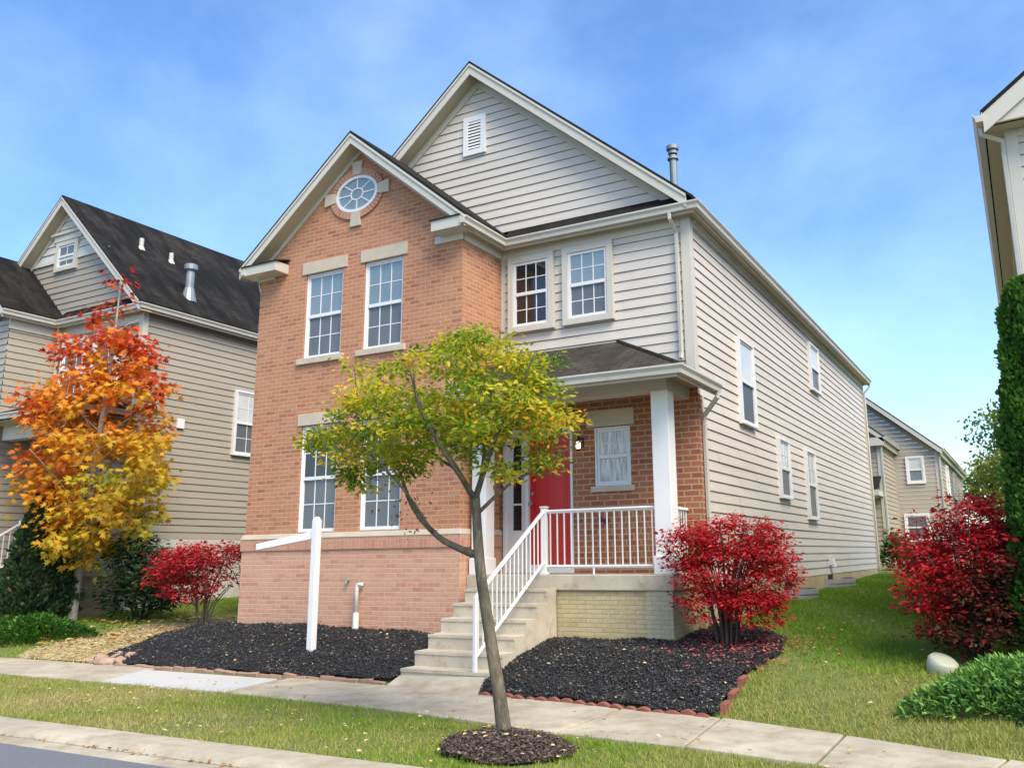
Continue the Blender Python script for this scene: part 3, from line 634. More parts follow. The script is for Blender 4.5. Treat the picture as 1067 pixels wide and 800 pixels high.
# porch wall, door, sidelight
PB = FR(1.10)
DW = (.06, 1.29, 1.262, 3.46); PWN = (1.65, 2.24, 2.50, 3.385)
mb = MB(); wall_holes(mb, PB, 0.02, 3.305, 1.262, 3.86, [DW, PWN], .09); mb.face([(3.305, 1.10, .9), (3.305, 1.29, .9), (3.305, 1.29, 3.74), (3.305, 1.10, 3.74)]); mb.build('porch_wall', 'brick_porch', H)
w = window(H, PB, 1.655, 2.235, 2.505, 3.375, ('glass_lace', 'glass_lace'), 2, (2, 1), n0=-.06, casing=.03, fw=.04)
mb = MB(); pbox(mb, PB, 1.53, 2.31, -.05, .014, 3.387, 3.64); mb.build('lintel', 'stone', w, bevel=.005)
mb = MB(); pbox(mb, PB, 1.60, 2.29, -.08, .04, 2.42, 2.502); mb.build('sill', 'stone', w, bevel=.005)
mb = MB(); pbox(mb, PB, .064, .115, -.09, .02, 1.262, 3.45); pbox(mb, PB, .455, .515, -.09, .018, 1.262, 3.45); pbox(mb, PB, 1.25, 1.286, -.09, .02, 1.262, 3.45); pbox(mb, PB, .115, 1.25, -.09, .016, 3.33, 3.45)
pbox(mb, PB, .115, .455, -.09, -.02, 1.262, 1.90); pbox(mb, PB, .115, .215, -.09, -.022, 1.90, 3.33); pbox(mb, PB, .375, .455, -.09, -.022, 1.90, 3.33); pbox(mb, PB, .215, .375, -.09, -.018, 2.28, 2.31); pbox(mb, PB, .215, .375, -.09, -.018, 2.72, 2.75)
pbox(mb, PB, .165, .405, -.021, -.012, 1.36, 1.80)
fr = mb.build('door_frame', 'white', H, bevel=.004); mb = MB(); mb.face([PB(.21, -.05, 1.89), PB(.38, -.05, 1.89), PB(.38, -.05, 3.34), PB(.21, -.05, 3.34)]); mb.build('sidelight_pane', 'glass_dark', fr)
mb = MB(); pbox(mb, PB, .516, 1.249, -.02, .06, 1.262, 1.385); mb.build('threshold', 'white', H, bevel=.005)
mb = MB(); pbox(mb, PB, .517, 1.248, -.085, -.04, 1.387, 3.328)
for (a, b, c, d) in ((.60, .84, 1.50, 2.05), (.92, 1.16, 1.50, 2.05), (.60, .84, 2.20, 2.85), (.92, 1.16, 2.20, 2.85), (.60, .84, 2.97, 3.22), (.92, 1.16, 2.97, 3.22)):
    pbox(mb, PB, a, b, -.041, -.03, c, d); pbox(mb, PB, a+.04, b-.04, -.031, -.022, c+.04, d-.04)
door = mb.build('door', 'red', H, bevel=.007); mb = MB(); mb.tube([PB(.57, -.04, 2.30), PB(.57, .02, 2.30)], .012); mb.tube([PB(.57, .018, 2.30), PB(.57, .03, 2.30), PB(.57, .05, 2.30)], [.02, .03, .02]); mb.build('handle', 'metal', door); mb = MB(); mb.tube([PB(.57, -.045, 2.45), PB(.57, -.015, 2.45)], .028); mb.build('lock', 'metal', door)
mb = MB(); mb.box((1.425, 1.06, 3.10), (1.475, 1.098, 3.24)); mb.tube([(1.45, 1.06, 3.20), (1.45, .98, 3.26), (1.45, .97, 3.22)], .010); mb.tube([(1.45, .97, 3.215), (1.45, .97, 3.18)], [.02, .055], 8); mb.tube([(1.45, .97, 3.06), (1.45, .97, 3.03)], [.045, .02], 8)
for k in range(4): q = math.pi*(k+.5)/2; mb.tube([(1.45+.05*math.cos(q), .97+.05*math.sin(q), 3.18), (1.45+.042*math.cos(q), .97+.042*math.sin(q), 3.06)], .005, 4)
lamp = mb.build('wall_lamp', 'black', H); mb = MB(); mb.tube([(1.45, .97, 3.065), (1.45, .97, 3.09), (1.45, .97, 3.14), (1.45, .97, 3.17)], [.028, .036, .038, .026], 10); mb.build('bulb', 'bulb', lamp, smooth=True)
mb = MB(); pbox(mb, PB, 1.70, 1.76, 0, .03, 1.99, 2.06); pbox(mb, PB, 1.79, 1.86, 0, .025, 1.96, 2.03); mb.build('doorbell', 'black', H)
# porch floor, base, steps, columns
yp, ph = .137, 1.26
mb = MB(); mb.box((.034, yp, 1.055), (3.194, 1.098, ph)); mb.box((3.165, 1.098, 1.01), (3.25, 1.135, ph-.01)); mb.build('porch_floor', 'concrete_step', H, bevel=.012)
mb = MB(); mb.box((1.49, yp+.035, .2), (2.80, 1.09, 1.053)); mb.box((2.4, yp+.30, .2), (3.158, 1.09, 1.053)); mb.build('porch_base', 'brick_cream', H)
mb = MB(); mb.box((2.80, yp+.022, .15), (3.168, yp+.30, 1.053)); mb.build('porch_pier', 'brick_pier', H, bevel=.006)
run, rs = .277, ph/7; prof = [(.195, yp+.03, -.1), (.195, yp-run*6, -.1)]
for k in range(6):
    y = yp-run*(6-k); prof += [(.195, y+.012, rs*(k)+(0 if k else -.05)), (.195, y+.012, rs*(k+1)-.045), (.195, y, rs*(k+1)-.035), (.195, y, rs*(k+1)), (.195, y+run+.012, rs*(k+1))]
prof[-1] = (.195, yp-.001, rs*6); prof += [(.195, yp-.001, -.1)]; prof = [prof[1]]+prof[2:]
mb = MB(); n = len(prof); prof = [p for i, p in enumerate(prof)]
right = [(1.503, y, z) for x, y, z in prof]
for k in range(n-1 if False else len(prof)):
    q = (k+1) % len(prof); mb.face([prof[k], prof[q], right[q], right[k]])
mb.face(prof); mb.face(right[::-1]); mb.build('front_steps', 'concrete_step', H, bevel=.010)
for x0, x1 in ((.085, .325), (2.95, 3.19)):
    mb = MB(); mb.box((x0, yp+.045, ph), (x1, yp+.285, 3.66)); c_ = mb.build('column', 'white', H, bevel=.006)
    mb = MB(); mb.box((x0-.022, yp+.018, ph+.001), (x1+.020, yp+.307, ph+.235)); mb.build('plinth', 'white', c_, bevel=.008)
# porch roof
pe, px_, pw, pr, pz = -.504, 3.662, d1, 2.072, 4.664
fz = 3.845; f = .085
def prz(y): return fz+.02+(y-pe-f)*(pz-fz-.02)/(pw-pe-f)
mb = MB(); slope(mb, (.035, pe+f, fz+.02), (px_-f, pe+f, fz+.02), (pr, pw-.001, pz), (.035, pw-.001, pz), .04); slope(mb, (px_-f, pe+f, fz+.02), (px_-f, pw-.001, fz+.02), (pr+.01, pw-.001, pz), (pr, pw-.001, pz), .04); mb.build('porch_roof', 'roof_porch', H)
mb = MB(); mb.tube([(px_-f, pe+f, fz+.028), (pr, pw-.01, pz+.008)], .028, 5); mb.build('hip_cap', 'roof_porch', H)
mb = MB(); mb.box((.035, yp+.05, 3.66), (3.185, yp+.28, 3.90)); mb.box((2.955, yp+.281, 3.661), (3.184, 1.098, 3.90)); mb.box((.035, yp+.281, 3.661), (.2, 1.098, 3.9)); mb.build('porch_beam', 'trim', H, bevel=.005)
mb = MB(); mb.box((.035, pe+.115, 3.825), (px_-.12, yp+.049, 3.84)); mb.box((3.186, yp+.05, 3.825), (px_-.12, pw-.002, 3.84)); mb.box((.2, yp+.281, 3.84), (2.954, 1.097, 3.852)); mb.build('porch_soffit', 'soffit', H)
mb = MB(); mb.box((.036, pe+.112, 3.70), (px_-.112, pe+.13, fz+.0)); mb.box((px_-.13, pe+.131, 3.70), (px_-.112, pw-.002, fz)); mb.face([(3.27, pw-.003, 3.83), (px_-f, pw-.003, fz+.01), (3.27, pw-.003, 4.05)]); mb.box((.032, pe+.13, 3.70), (.05, -.002, 4.0)); mb.build('porch_fascia', 'trim', H)
gutter('porch_gutter', (.035, pe, fz), (px_, pe, fz), (0, 1, 0), 0, 1, H); gutter('porch_gutter', (px_, pe, fz), (px_, pw+.02, fz), (-1, 0, 0), 1, 0, H)
spout([(px_-.06, pw-.06, 3.74), (px_-.06, pw-.06, 3.66), (wr+.10, pw+.06, 3.44), (wr+.085, pw+.08, 3.3), (wr+.085, pw+.08, .62)], H, .038)
# railings
mb = MB(); mb.box((1.235, yp+.05, ph), (1.315, yp+.13, 2.17)); mb.box((1.225, yp+.04, 2.17), (1.325, yp+.14, 2.19)); mb.box((1.215, yp+.03, ph+.001), (1.335, yp+.15, ph+.03)); mb.build('newel_post', 'white', H, bevel=.004)
r = handrail(H, (1.315, yp+.09, ph), (2.95, yp+.09, ph), .855, .105, 15); mb = MB(); mb.tube([(2.03, yp+.09, ph), (2.03, yp+.09, ph+.1)], .014, 6); mb.build('foot', 'white', r)
handrail(H, (3.07, yp+.285, ph), (3.07, 1.09, ph), .855, .105, 7)
handrail(H, (1.28, -1.49, rs+.0), (1.28, yp+.05, rs+1.08), .86, .17, 16)
mb = MB(); mb.tube([(1.28, -1.50, rs), (1.28, -1.50, rs+.87)], .03, 4); mb.build('rail_post', 'white', H, bevel=.003)
# side details
for a, b in ((5.45, 6.75), (8.85, 10.95)):
    mb = MB(); zt = T(3.3, (a+b)/2)
    for k in range(5):
        pts = []
        for j in range(13):
            q = math.pi*j/12; pts.append((wr+.01+.42*math.sin(q)+(0.015 if k % 2 else 0), (a+b)/2-(b-a)/2*math.cos(q), 0))
        for p, q in zip(pts[:-1], pts[1:]): mb.hexa([(p[0], p[1], zt-.06+k*.045), (q[0], q[1], zt-.06+k*.045), (q[0]-.02, q[1], zt-.06+k*.045), (p[0]-.02, p[1], zt-.06+k*.045)], [(p[0], p[1], zt-.018+k*.045), (q[0], q[1], zt-.018+k*.045), (q[0]-.02, q[1], zt-.018+k*.045), (p[0]-.02, p[1], zt-.018+k*.045)])
    mb.build('window_well', 'well', H)
    mb = MB(); mb.box((wr, (a+b)/2-.6, zt), (wr+.012, (a+b)/2-.1, 1.03)); mb.build('crawl_vent', 'dark', H)
mb = MB(); mb.box((wr, 9.55, 1.24), (wr+.08, 9.80, 1.42)); mb.hexa([(wr+.03, 9.57, 1.20), (wr+.12, 9.57, 1.20), (wr+.12, 9.78, 1.20), (wr+.03, 9.78, 1.20)], [(wr+.03, 9.57, 1.38), (wr+.08, 9.57, 1.38), (wr+.08, 9.78, 1.38), (wr+.03, 9.78, 1.38)]); mb.build('dryer_vent', 'white', H)
mb = MB(); mb.tube([(-2.0, -.03, 1.19), (-2.0, -.09, 1.19)], .022); mb.tube([(-2.0, -.09, 1.20), (-2.0, -.10, 1.14)], .018); mb.build('faucet', 'metal', H)

# ------------------------------------------------------------ left neighbour
LX, LY, LZ = -9.6, 1.57, 7.06
N_ = thing('house', (-12.5, 3, .4), 'taupe sided house on the left behind the orange maple, with a dark streaked roof', 'house')
QF, QS = FR(LY), SR(LX)
LR = 13.5
agx, agz, AS = -12.66, 10.26, .955
mb = MB(); siding(mb, QS, lambda z: (LY, LR), 2.0, 6.84, .155); mb.face([(LX-.05, LY, 1.9), (LX-.05, LR, 1.9), (LX-.05, LR, 7), (LX-.05, LY, 7)]); mb.build('side_siding', 'siding_taupe', N_)
mb = MB(); siding(mb, QF, lambda z: (-12.6, LX-.1), 1.45, 6.72, .155); mb.build('front_siding', 'siding_taupe', N_)
mb = MB(); siding(mb, SR(-12.6), lambda z: (.4, LY), .6, 6.72, .155); siding(mb, FR(.4), lambda z: (-15.9, -12.6), .6, 6.9, .155); mb.build('bay_siding', 'siding_taupe', N_)
mb = MB(); siding(mb, QF, lambda z: (agx-(agz-.27-z)/AS, agx+(agz-.27-z)/AS), 7.27, 8.72, .155); mb.build('gable_siding', 'siding_taupe', N_)
mb = MB(); siding(mb, FR(LY-.012), lambda z: (agx-(agz-.27-z)/AS, agx+(agz-.27-z)/AS), 8.74, agz-.28, .19, .02)
pbox(mb, FR(LY-.012), agx-1.6, agx+1.6, .0, .03, 8.66, 8.74); mb.build('gable_shingles', 'siding_white', N_)
mb = MB(); mb.box((LX-.2, LY+.1, .3), (LX+.01, LR, 2.0)); mb.build('foundation', 'foundation_w', N_)
mb = MB(); mb.box((-15.9, LR-.02, .3), (LX-.02, LR, 7.0)); mb.box((-15.9, LY, .3), (-15.85, LR-.03, 7)); mb.face([(-15.9, LR, 7), (LX, LR, 7), (agx, LR, agz-.3)]); mb.build('rear_wall', 'siding_taupe', N_)
lr = LX+.23; lz = agz-AS*(lr-agx); lYF = 1.26; ll = 2*agx-lr
mb = MB(); slope(mb, (lr, lYF, lz), (lr, LR+.3, lz), (agx, LR+.3, agz), (agx, lYF, agz)); slope(mb, (ll, LR+.3, lz), (ll, lYF, lz), (agx, lYF, agz), (agx, LR+.3, agz))
slope(mb, (-12.45, lYF+.08, 7.09), (lr-.06, lYF+.08, 7.09), (lr-.36, LY+.02, 7.37), (-12.45, LY+.02, 7.37), .03)
be = -12.41; bz_ = 7.12; brx, brz = -14.25, 8.84; bf = .09
slope(mb, (be, bf, bz_), (be, LY+.02, bz_), (brx, LY+.02, brz), (brx, bf, brz)); slope(mb, (2*brx-be, LY, bz_), (2*brx-be, bf, bz_), (brx, bf, brz), (brx, LY, brz))
lroof = mb.build('roof', 'roof_left', N_)
for (x, y, h_) in ((-11.47, 2.65, .24), (-11.30, 3.39, .22)):
    mb = MB(); z = agz-AS*(x-agx); mb.tube([(x, y, z-.1), (x, y, z+h_)], .055, 10); mb.tube([(x, y, z-.08), (x, y, z+.03)], [.11, .06], 10); mb.build('vent_pipe', 'gutter', lroof)
x, y = -10.02, 3.0; z = agz-AS*(x-agx)
mb = MB(); mb.tube([(x, y, z-.1), (x, y, z+.66)], .10, 12); mb.tube([(x, y, z-.15), (x, y, z+.20)], [.19, .11], 12); mb.tube([(x, y, z+.62), (x, y, z+.66), (x, y, z+.78), (x, y, z+.80)], [.12, .16, .16, .12], 12); mb.build('flue', 'metal', lroof)
mb = MB(); lnl = [(ll, lz-.05), (agx, agz-.052), (lr-.04, lz-.05+.04*AS)]
rakeboard(mb, lnl, .21, lYF+.012, lYF+.04); rakeboard(mb, [(x, z+.001) for x, z in lnl], .05, lYF-.006, lYF+.011)
lb2 = [(2*brx-be, bz_-.05), (brx, brz-.052), (be, bz_-.05)]; rakeboard(mb, lb2, .19, bf+.012, bf+.04)
mb.box((lr-.05, lYF+.05, 6.90), (lr-.032, LR+.2, 7.08)); mb.box((-12.4, lYF+.112, 6.90), (lr-.03, lYF+.13, 7.08)); mb.box((be-.05, bf+.05, 6.9), (be-.03, lYF+.11, 7.08)); mb.build('fascia', 'trim', N_)
mb = MB(); rakeboard(mb, [(ll, lz-.215), (agx, agz-.222), (lr, lz-.215)], .016, lYF+.041, LY)
mb.box((LX, LY, 6.93), (lr-.03, LR+.2, 6.945)); mb.box((-12.6, lYF+.13, 6.93), (lr-.05, LY, 6.945)); mb.box((-12.6, bf+.05, 6.93), (be-.04, lYF+.12, 6.945)); mb.build('soffit', 'soffit', N_)
mb = MB(); rakeboard(mb, [(agx-3, agz-.245-3*AS), (agx, agz-.245), (agx+3, agz-.245-3*AS)], .13, LY-.05, LY-.03); mb.box((-12.6, LY-.034, 6.70), (LX-.11, LY, 6.935)); mb.box((LX-.11, LY-.034, 2.0), (LX+.034, LY+.10, 6.935)); mb.box((-12.6, .38, 6.70), (-12.566, LY-.036, 6.935)); mb.build('trim_board', 'trim', N_)
gutter('gutter', (-12.33, bf-.02, LZ), (-12.33, lYF, LZ), (-1, 0, 0), 0, -1, N_); gutter('gutter', (-12.33, lYF, LZ), (-9.32, lYF, LZ), (0, 1, 0), -1, 1, N_); gutter('gutter', (-9.32, lYF, LZ), (-9.32, LR+.2, LZ), (-1, 0, 0), 1, 0, N_)
spout([(-12.45, LY-.15, 6.9), (-12.52, LY-.07, 6.7), (-12.52, LY-.07, 4.9)], N_)
window(N_, QF, -13.05, -12.21, 8.40, 9.15, ('glass_screen', 'glass_screen'), 2, (1, 1), n0=.025, casing=.10, cmat='trim')
mb = MB(); pbox(mb, FR(LY-.012), -13.16, -12.10, .0, .06, 9.175, 9.33); pbox(mb, FR(LY-.012), -13.26, -12.0, .0, .10, 9.33, 9.40); mb.build('window_head', 'trim', N_, bevel=.005)
window(N_, QF, -12.35, -11.45, 5.15, 6.62, ('glass_screen', 'glass_screen'), 3, (2, 2), n0=.032, casing=.09, cmat='white')
window(N_, QF, -11.2, -10.3, 5.15, 6.62, ('glass_screen', 'glass_screen'), 3, (2, 2), n0=.032, casing=.09, cmat='white')
window(N_, QS, 4.19, 5.05, 4.0, 5.60, ('glass_white', 'glass_screen'), 2, (2, 2), n0=.032, casing=.05)
mb = MB(); pbox(mb, QS, 2.62, 2.80, .0, .06, 4.46, 4.68); mb.build('dryer_vent', 'white', N_, bevel=.006)
# its porch
lp = .45
mb = MB(); mb.box((-12.55, lp, 1.24), (-9.62, LY-.002, 1.45)); mb.build('porch_floor', 'concrete_step', N_, bevel=.01)
mb = MB(); mb.box((-11.2, lp+.04, .2), (-9.66, LY-.01, 1.238)); mb.build('porch_base', 'brick_tan', N_)
for x0 in (-9.92,):
    mb = MB(); mb.box((x0, lp+.05, 1.451), (x0+.26, lp+.31, 4.16)); mb.build('column', 'white', N_, bevel=.005)
mb = MB(); slope(mb, (-12.58, lp-.42, 4.63), (-9.22, lp-.42, 4.63), (-10.7, LY-.001, 5.22), (-12.58, LY-.001, 5.22), .04); slope(mb, (-9.22, lp-.42, 4.63), (-9.22, LY-.001, 4.63), (-10.69, LY-.001, 5.22), (-10.7, LY-.001, 5.22), .04); mb.build('porch_roof', 'roof_left', N_)
mb = MB(); mb.box((-12.55, lp+.06, 4.16), (-9.66, lp+.3, 4.48)); mb.box((-9.9, lp+.301, 4.161), (-9.67, LY-.01, 4.48)); mb.build('porch_beam', 'trim', N_)
mb = MB(); mb.box((-12.58, lp-.38, 4.47), (-9.3, LY-.002, 4.485)); mb.build('porch_soffit', 'soffit', N_)
gutter('porch_gutter', (-12.59, lp-.5, 4.62), (-9.14, lp-.5, 4.62), (0, 1, 0), 0, 1, N_); gutter('porch_gutter', (-9.14, lp-.5, 4.62), (-9.14, LY, 4.62), (-1, 0, 0), 1, 0, N_)
mb = MB(); pbox(mb, QF, -12.3, -11.3, .005, .05, 1.451, 3.6); mb.build('door', 'dark', N_)
mb = MB(); mb.box((-11.56, lp+.06, 1.45), (-11.46, lp+.16, 2.40)); mb.build('newel_post', 'white', N_, bevel=.004)
handrail(N_, (-11.46, lp+.11, 1.45), (-9.92, lp+.11, 1.45), .86, .1, 13)
handrail(N_, (-11.51, lp-1.6, .36), (-11.51, lp+.06, 1.45), .88, .17, 14)
mb = MB()
for k in range(6): mb.box((-12.5, lp-.28*(6-k)+.002, 0), (-11.3, lp-.001*(k+1), .40+.175*(k+1)-.002*k))
mb.build('front_steps', 'concrete_step', N_)

# ------------------------------------------------------------ right neighbour: its near corner only
K = thing('house', (10, 5, .4), 'pale grey sided house at the right edge, only its eave corner and downspout in view', 'house')
RX, RY = 7.56, .36
SP = lambda u, n, z: (RX-n, u, z)
mb = MB(); siding(mb, SP, lambda z: (RY+.1, 15), .8, 6.3); mb.face([(RX+.05, RY, .3), (RX+.05, 15, .3), (RX+.05, 15, 6.5), (RX+.05, RY, 6.5)]); mb.build('side_siding', 'siding', K)
mb = MB(); siding(mb, FR(RY), lambda z: (RX+.1, 15), .8, 6.3); siding(mb, FR(RY), lambda z: (RX+.2+(z-6.4)/.72, 15-(z-6.4)/.72-.2), 6.40, 8.6); mb.build('front_siding', 'siding', K)
mb = MB(); mb.box((RX-.034, RY-.034, .4), (RX+.1, RY+.1, 6.38)); mb.box((RX+.1, RY-.03, 6.28), (15, RY, 6.40)); mb.box((RX-.03, RY+.101, 6.28), (RX, 15, 6.38)); mb.build('trim_board', 'trim', K, bevel=.004)
mb = MB(); r0 = 7.30; rz0 = 6.56; rs_ = .74
slope(mb, (r0, .03, rz0), (r0, 15.3, rz0), (11.3, 15.3, rz0+4*rs_), (11.3, .03, rz0+4*rs_)); slope(mb, (15.3, .03, rz0), (15.3, 15.3, rz0), (11.3, 15.3, rz0+4*rs_), (11.3, .03, rz0+4*rs_)); mb.build('roof', 'roof', K)
mb = MB(); rakeboard(mb, [(r0+.02, rz0-.04), (11.3, rz0-.052+4*rs_), (15.3, rz0-.05)], .24, .042, .07); mb.hexa([(r0+.03, .074, 6.392), (15.2, .074, 6.392), (11.3, .074, rz0+4*rs_-.3), (r0+.03, .074, rz0-.2)], [(r0+.03, .09, 6.392), (15.2, .09, 6.392), (11.3, .09, rz0+4*rs_-.3), (r0+.03, .09, rz0-.2)]); mb.build('rake_board', 'trim', K)
mb = MB(); mb.box((r0+.04, .05, 6.375), (15.2, RY-.04, 6.39)); mb.box((r0+.04, RY-.039, 6.375), (RX, 15.2, 6.39)); rakeboard(mb, [(r0+.05, rz0-.18), (11.3, rz0-.2+4*rs_), (15.2, rz0-.2)], .016, .071, RY); mb.build('soffit', 'soffit', K)
gutter('gutter', (7.21, .0, 6.52), (7.21, 15.2, 6.52), (1, 0, 0), 0, 0, K)
spout([(7.28, .17, 6.42), (7.28, .17, 6.32), (RX-.06, .30, 6.24), (RX-.06, .34, 6.1), (RX-.06, .34, .5)], K, .036)
mb = MB(); mb.box((RX+.05, RY+.1, .2), (14.9, 14.9, .8)); mb.build('foundation', 'foundation_w', K)
mb = MB(); mb.box((14.9, RY+.1, .8), (14.95, 15, 6.4)); mb.box((RX, 14.95, .8), (14.9, 15, 6.4)); mb.build('rear_wall', 'siding', K)

# ------------------------------------------------------------ house beyond the lawn
B_ = thing('house', (0, 30, .9), 'beige sided house standing beyond the side lawn, seen past the cream house', 'house')
BY, BX, BZ = 28.0, 4.25, 5.55
BF, BS_ = FR(BY), SR(BX)
bgX, bgS = -1.0, .85; bgZ = 5.62+bgS*(4.45-bgX)
mb = MB(); siding(mb, BF, lambda z: (-6, BX), .9, 5.4, .17); siding(mb, BF, lambda z: (bgX-(bgZ-.3-z)/bgS, bgX+(bgZ-.3-z)/bgS), 5.4, bgZ-.3, .17); mb.build('gable_wall', 'siding_far', B_)
mb = MB(); siding(mb, BS_, lambda z: (BY, 42), .9, 5.45, .17); mb.build('side_siding', 'siding_far', B_)
mb = MB(); slope(mb, (4.5, BY-.3, bgZ-bgS*5.5), (4.5, 42.3, bgZ-bgS*5.5), (bgX, 42.3, bgZ), (bgX, BY-.3, bgZ)); slope(mb, (-6.5, 42.3, bgZ-bgS*5.5), (-6.5, BY-.3, bgZ-bgS*5.5), (bgX, BY-.3, bgZ), (bgX, 42.3, bgZ)); mb.build('roof', 'roof', B_)
mb = MB(); rakeboard(mb, [(-6.5, bgZ-bgS*5.5-.05), (bgX, bgZ-.05), (4.46, bgZ-bgS*5.46-.05)], .22, BY-.29, BY-.25); mb.box((4.38, BY-.24, 5.32), (4.4, 42.2, 5.60)); mb.box((BX-.12, BY-.035, .9), (BX+.035, BY+.1, 5.5)); mb.build('trim_board', 'trim', B_)
mb = MB(); mb.box((BX, BY-.2, 5.36), (4.38, 42.2, 5.375)); rakeboard(mb, [(-6.5, bgZ-bgS*5.5-.22), (bgX, bgZ-.22), (4.4, bgZ-bgS*5.4-.22)], .016, BY-.24, BY); mb.build('soffit', 'soffit', B_)
gutter('gutter', (4.55, BY-.3, 5.62), (4.55, 42.2, 5.62), (-1, 0, 0), 0, 0, B_)
spout([(4.45, BY-.1, 5.5), (BX+.07, BY-.06, 5.25), (BX+.07, BY-.06, .95)], B_, .045)
window(B_, BF, 3.0, 3.72, 4.22, 5.36, ('glass_white', 'glass'), 1, (0, 0), n0=.035, casing=.09, cmat='white')
window(B_, BF, 2.75, 3.72, 1.9, 3.02, ('glass_screen', 'glass_screen'), 1, (0, 0), n0=.035, casing=.09, cmat='white')
window(B_, BS_, 31.0, 32.0, 3.9, 5.2, ('glass', 'glass'), 1, (0, 0), n0=.035, casing=.09, cmat='white'); window(B_, BS_, 35.0, 36.0, 3.9, 5.2, ('glass', 'glass'), 1, (0, 0), n0=.035, casing=.09, cmat='white')
WY, WXx = 24.0, 2.56; WFr, WSd = FR(WY), SR(WXx); wX = -.6; wS = .85; wZ = 5.80+wS*(2.76-wX)
mb = MB(); siding(mb, WFr, lambda z: (-4, WXx), .9, 5.5, .17); siding(mb, WFr, lambda z: (wX-(wZ-.3-z)/wS, wX+(wZ-.3-z)/wS), 5.5, wZ-.3, .17); siding(mb, WSd, lambda z: (WY, BY), .9, 5.6, .17); mb.build('wing_siding', 'siding_far', B_)
mb = MB(); slope(mb, (2.8, WY-.3, wZ-wS*3.4), (2.8, BY, wZ-wS*3.4), (wX, BY, wZ), (wX, WY-.3, wZ)); slope(mb, (-4.0, WY-.3, wZ-wS*3.4), (-4.0, BY, wZ-wS*3.4), (wX, BY, wZ), (wX, WY-.3, wZ)); mb.build('wing_roof', 'roof', B_)
mb = MB(); rakeboard(mb, [(-4, wZ-wS*3.4-.05), (wX, wZ-.05), (2.78, wZ-wS*3.38-.05)], .2, WY-.29, WY-.25); mb.box((2.70, WY-.24, 5.45), (2.72, BY, 5.74)); mb.box((WXx-.1, WY-.035, .9), (WXx+.035, WY+.1, 5.6)); mb.box((2.2, WY-.29, 5.42), (2.78, WY-.251, 5.72)); mb.build('wing_trim', 'trim', B_)
mb = MB(); mb.box((WXx-.1, WY-.2, 5.5), (2.70, BY, 5.515)); mb.build('wing_soffit', 'soffit', B_)
spout([(2.78, WY-.1, 5.6), (WXx+.07, WY-.03, 5.35), (WXx+.07, WY-.03, .95)], B_, .045)
gutter('gutter', (2.88, WY-.3, 5.76), (2.88, BY, 5.76), (-1, 0, 0), 0, 0, B_)
mb = MB(); slope(mb, (1.2, WY-1.2, 3.75), (2.55, WY-1.2, 3.75), (2.55, WY-.03, 4.3), (1.2, WY-.03, 4.3), .05); mb.build('porch_roof', 'roof', B_)
mb = MB(); mb.box((1.2, WY-1.25, 3.52), (2.58, WY-1.1, 3.72)); mb.box((2.45, WY-1.1, 3.52), (2.56, WY-.04, 3.70)); mb.box((1.25, WY-1.12, 3.5), (2.44, WY-.04, 3.515)); mb.build('porch_fascia', 'trim', B_)
mb = MB(); mb.box((2.22, WY-1.2, .9), (2.34, WY-1.08, 3.5)); mb.box((2.0, WY-1.15, .9), (2.2, WY-1.12, 2.3)); mb.build('porch_post', 'white', B_)

# ------------------------------------------------------------ yard objects
# sign post with a drooping arm
SPX, SPY = -1.80, -.98; z0 = float(bed_z(np.array(SPX), np.array(SPY)))
sp = thing('sign_post', (SPX, SPY, z0), 'white yard sign post with one empty drooping arm, standing in the black mulch', 'sign post')
mb = MB(); mb.box((SPX-.05, SPY-.05, z0-.15), (SPX+.05, SPY+.05, 2.06)); mb.build('post', 'vinyl', sp, bevel=.008)
mb = MB(); lo = [(SPX-.046, SPY-.046, 2.06), (SPX+.046, SPY-.046, 2.06), (SPX+.046, SPY+.046, 2.06), (SPX-.046, SPY+.046, 2.06)]; mb.hexa(lo, [(SPX-.02, SPY-.02, 2.11), (SPX+.02, SPY-.02, 2.11), (SPX+.02, SPY+.02, 2.11), (SPX-.02, SPY+.02, 2.11)]); mb.build('cap', 'vinyl', sp, bevel=.004)
mb = MB(); A_, B2 = np.array([SPX-.06, SPY, 1.85]), np.array([SPX-1.0, SPY-.15, 1.70])
mb.hexa([A_+(0, -.03, -.055), A_+(0, .03, -.055), B2+(0, .03, -.05), B2+(0, -.03, -.05)], [A_+(0, -.03, .055), A_+(0, .03, .055), B2+(0, .03, .04), B2+(0, -.03, .04)]); mb.build('arm', 'vinyl', sp, bevel=.006)
# white pipe against the brick
vx, vy = -1.78, -.10; zb = float(bed_z(np.array(vx), np.array(vy)))
vp = thing('drain_pipe', (vx, vy, zb), 'white plastic pipe in a wider sleeve rising from the mulch against the brick base', 'pipe')
mb = MB(); mb.tube([(vx, vy, zb-.1), (vx, vy, .72)], .047, 14); mb.build('sleeve', 'pvc', vp)
mb = MB(); mb.tube([(vx, vy, .70), (vx, vy, 1.08), (vx+.01, vy, 1.11), (vx+.035, vy+.01, 1.135), (vx+.10, vy+.02, 1.14)], .030, 12); mb.build('pipe', 'pvc', vp, smooth=True)
# utility pedestal cap
cx_, cy_ = 6.33, -.62; cz = T(cx_, cy_)
mb = MB(); mb.tube([(cx_, cy_, cz-.1), (cx_+.01, cy_, cz+.06), (cx_+.02, cy_-.005, cz+.10), (cx_+.028, cy_-.01, cz+.12), (cx_+.03, cy_-.012, cz+.126)], [.155, .152, .146, .12, .05], 32)
tag(mb.build('utility_cap', 'cap_green', smooth=True), 'short pale green utility cap standing on the lawn behind the juniper', 'utility cap')
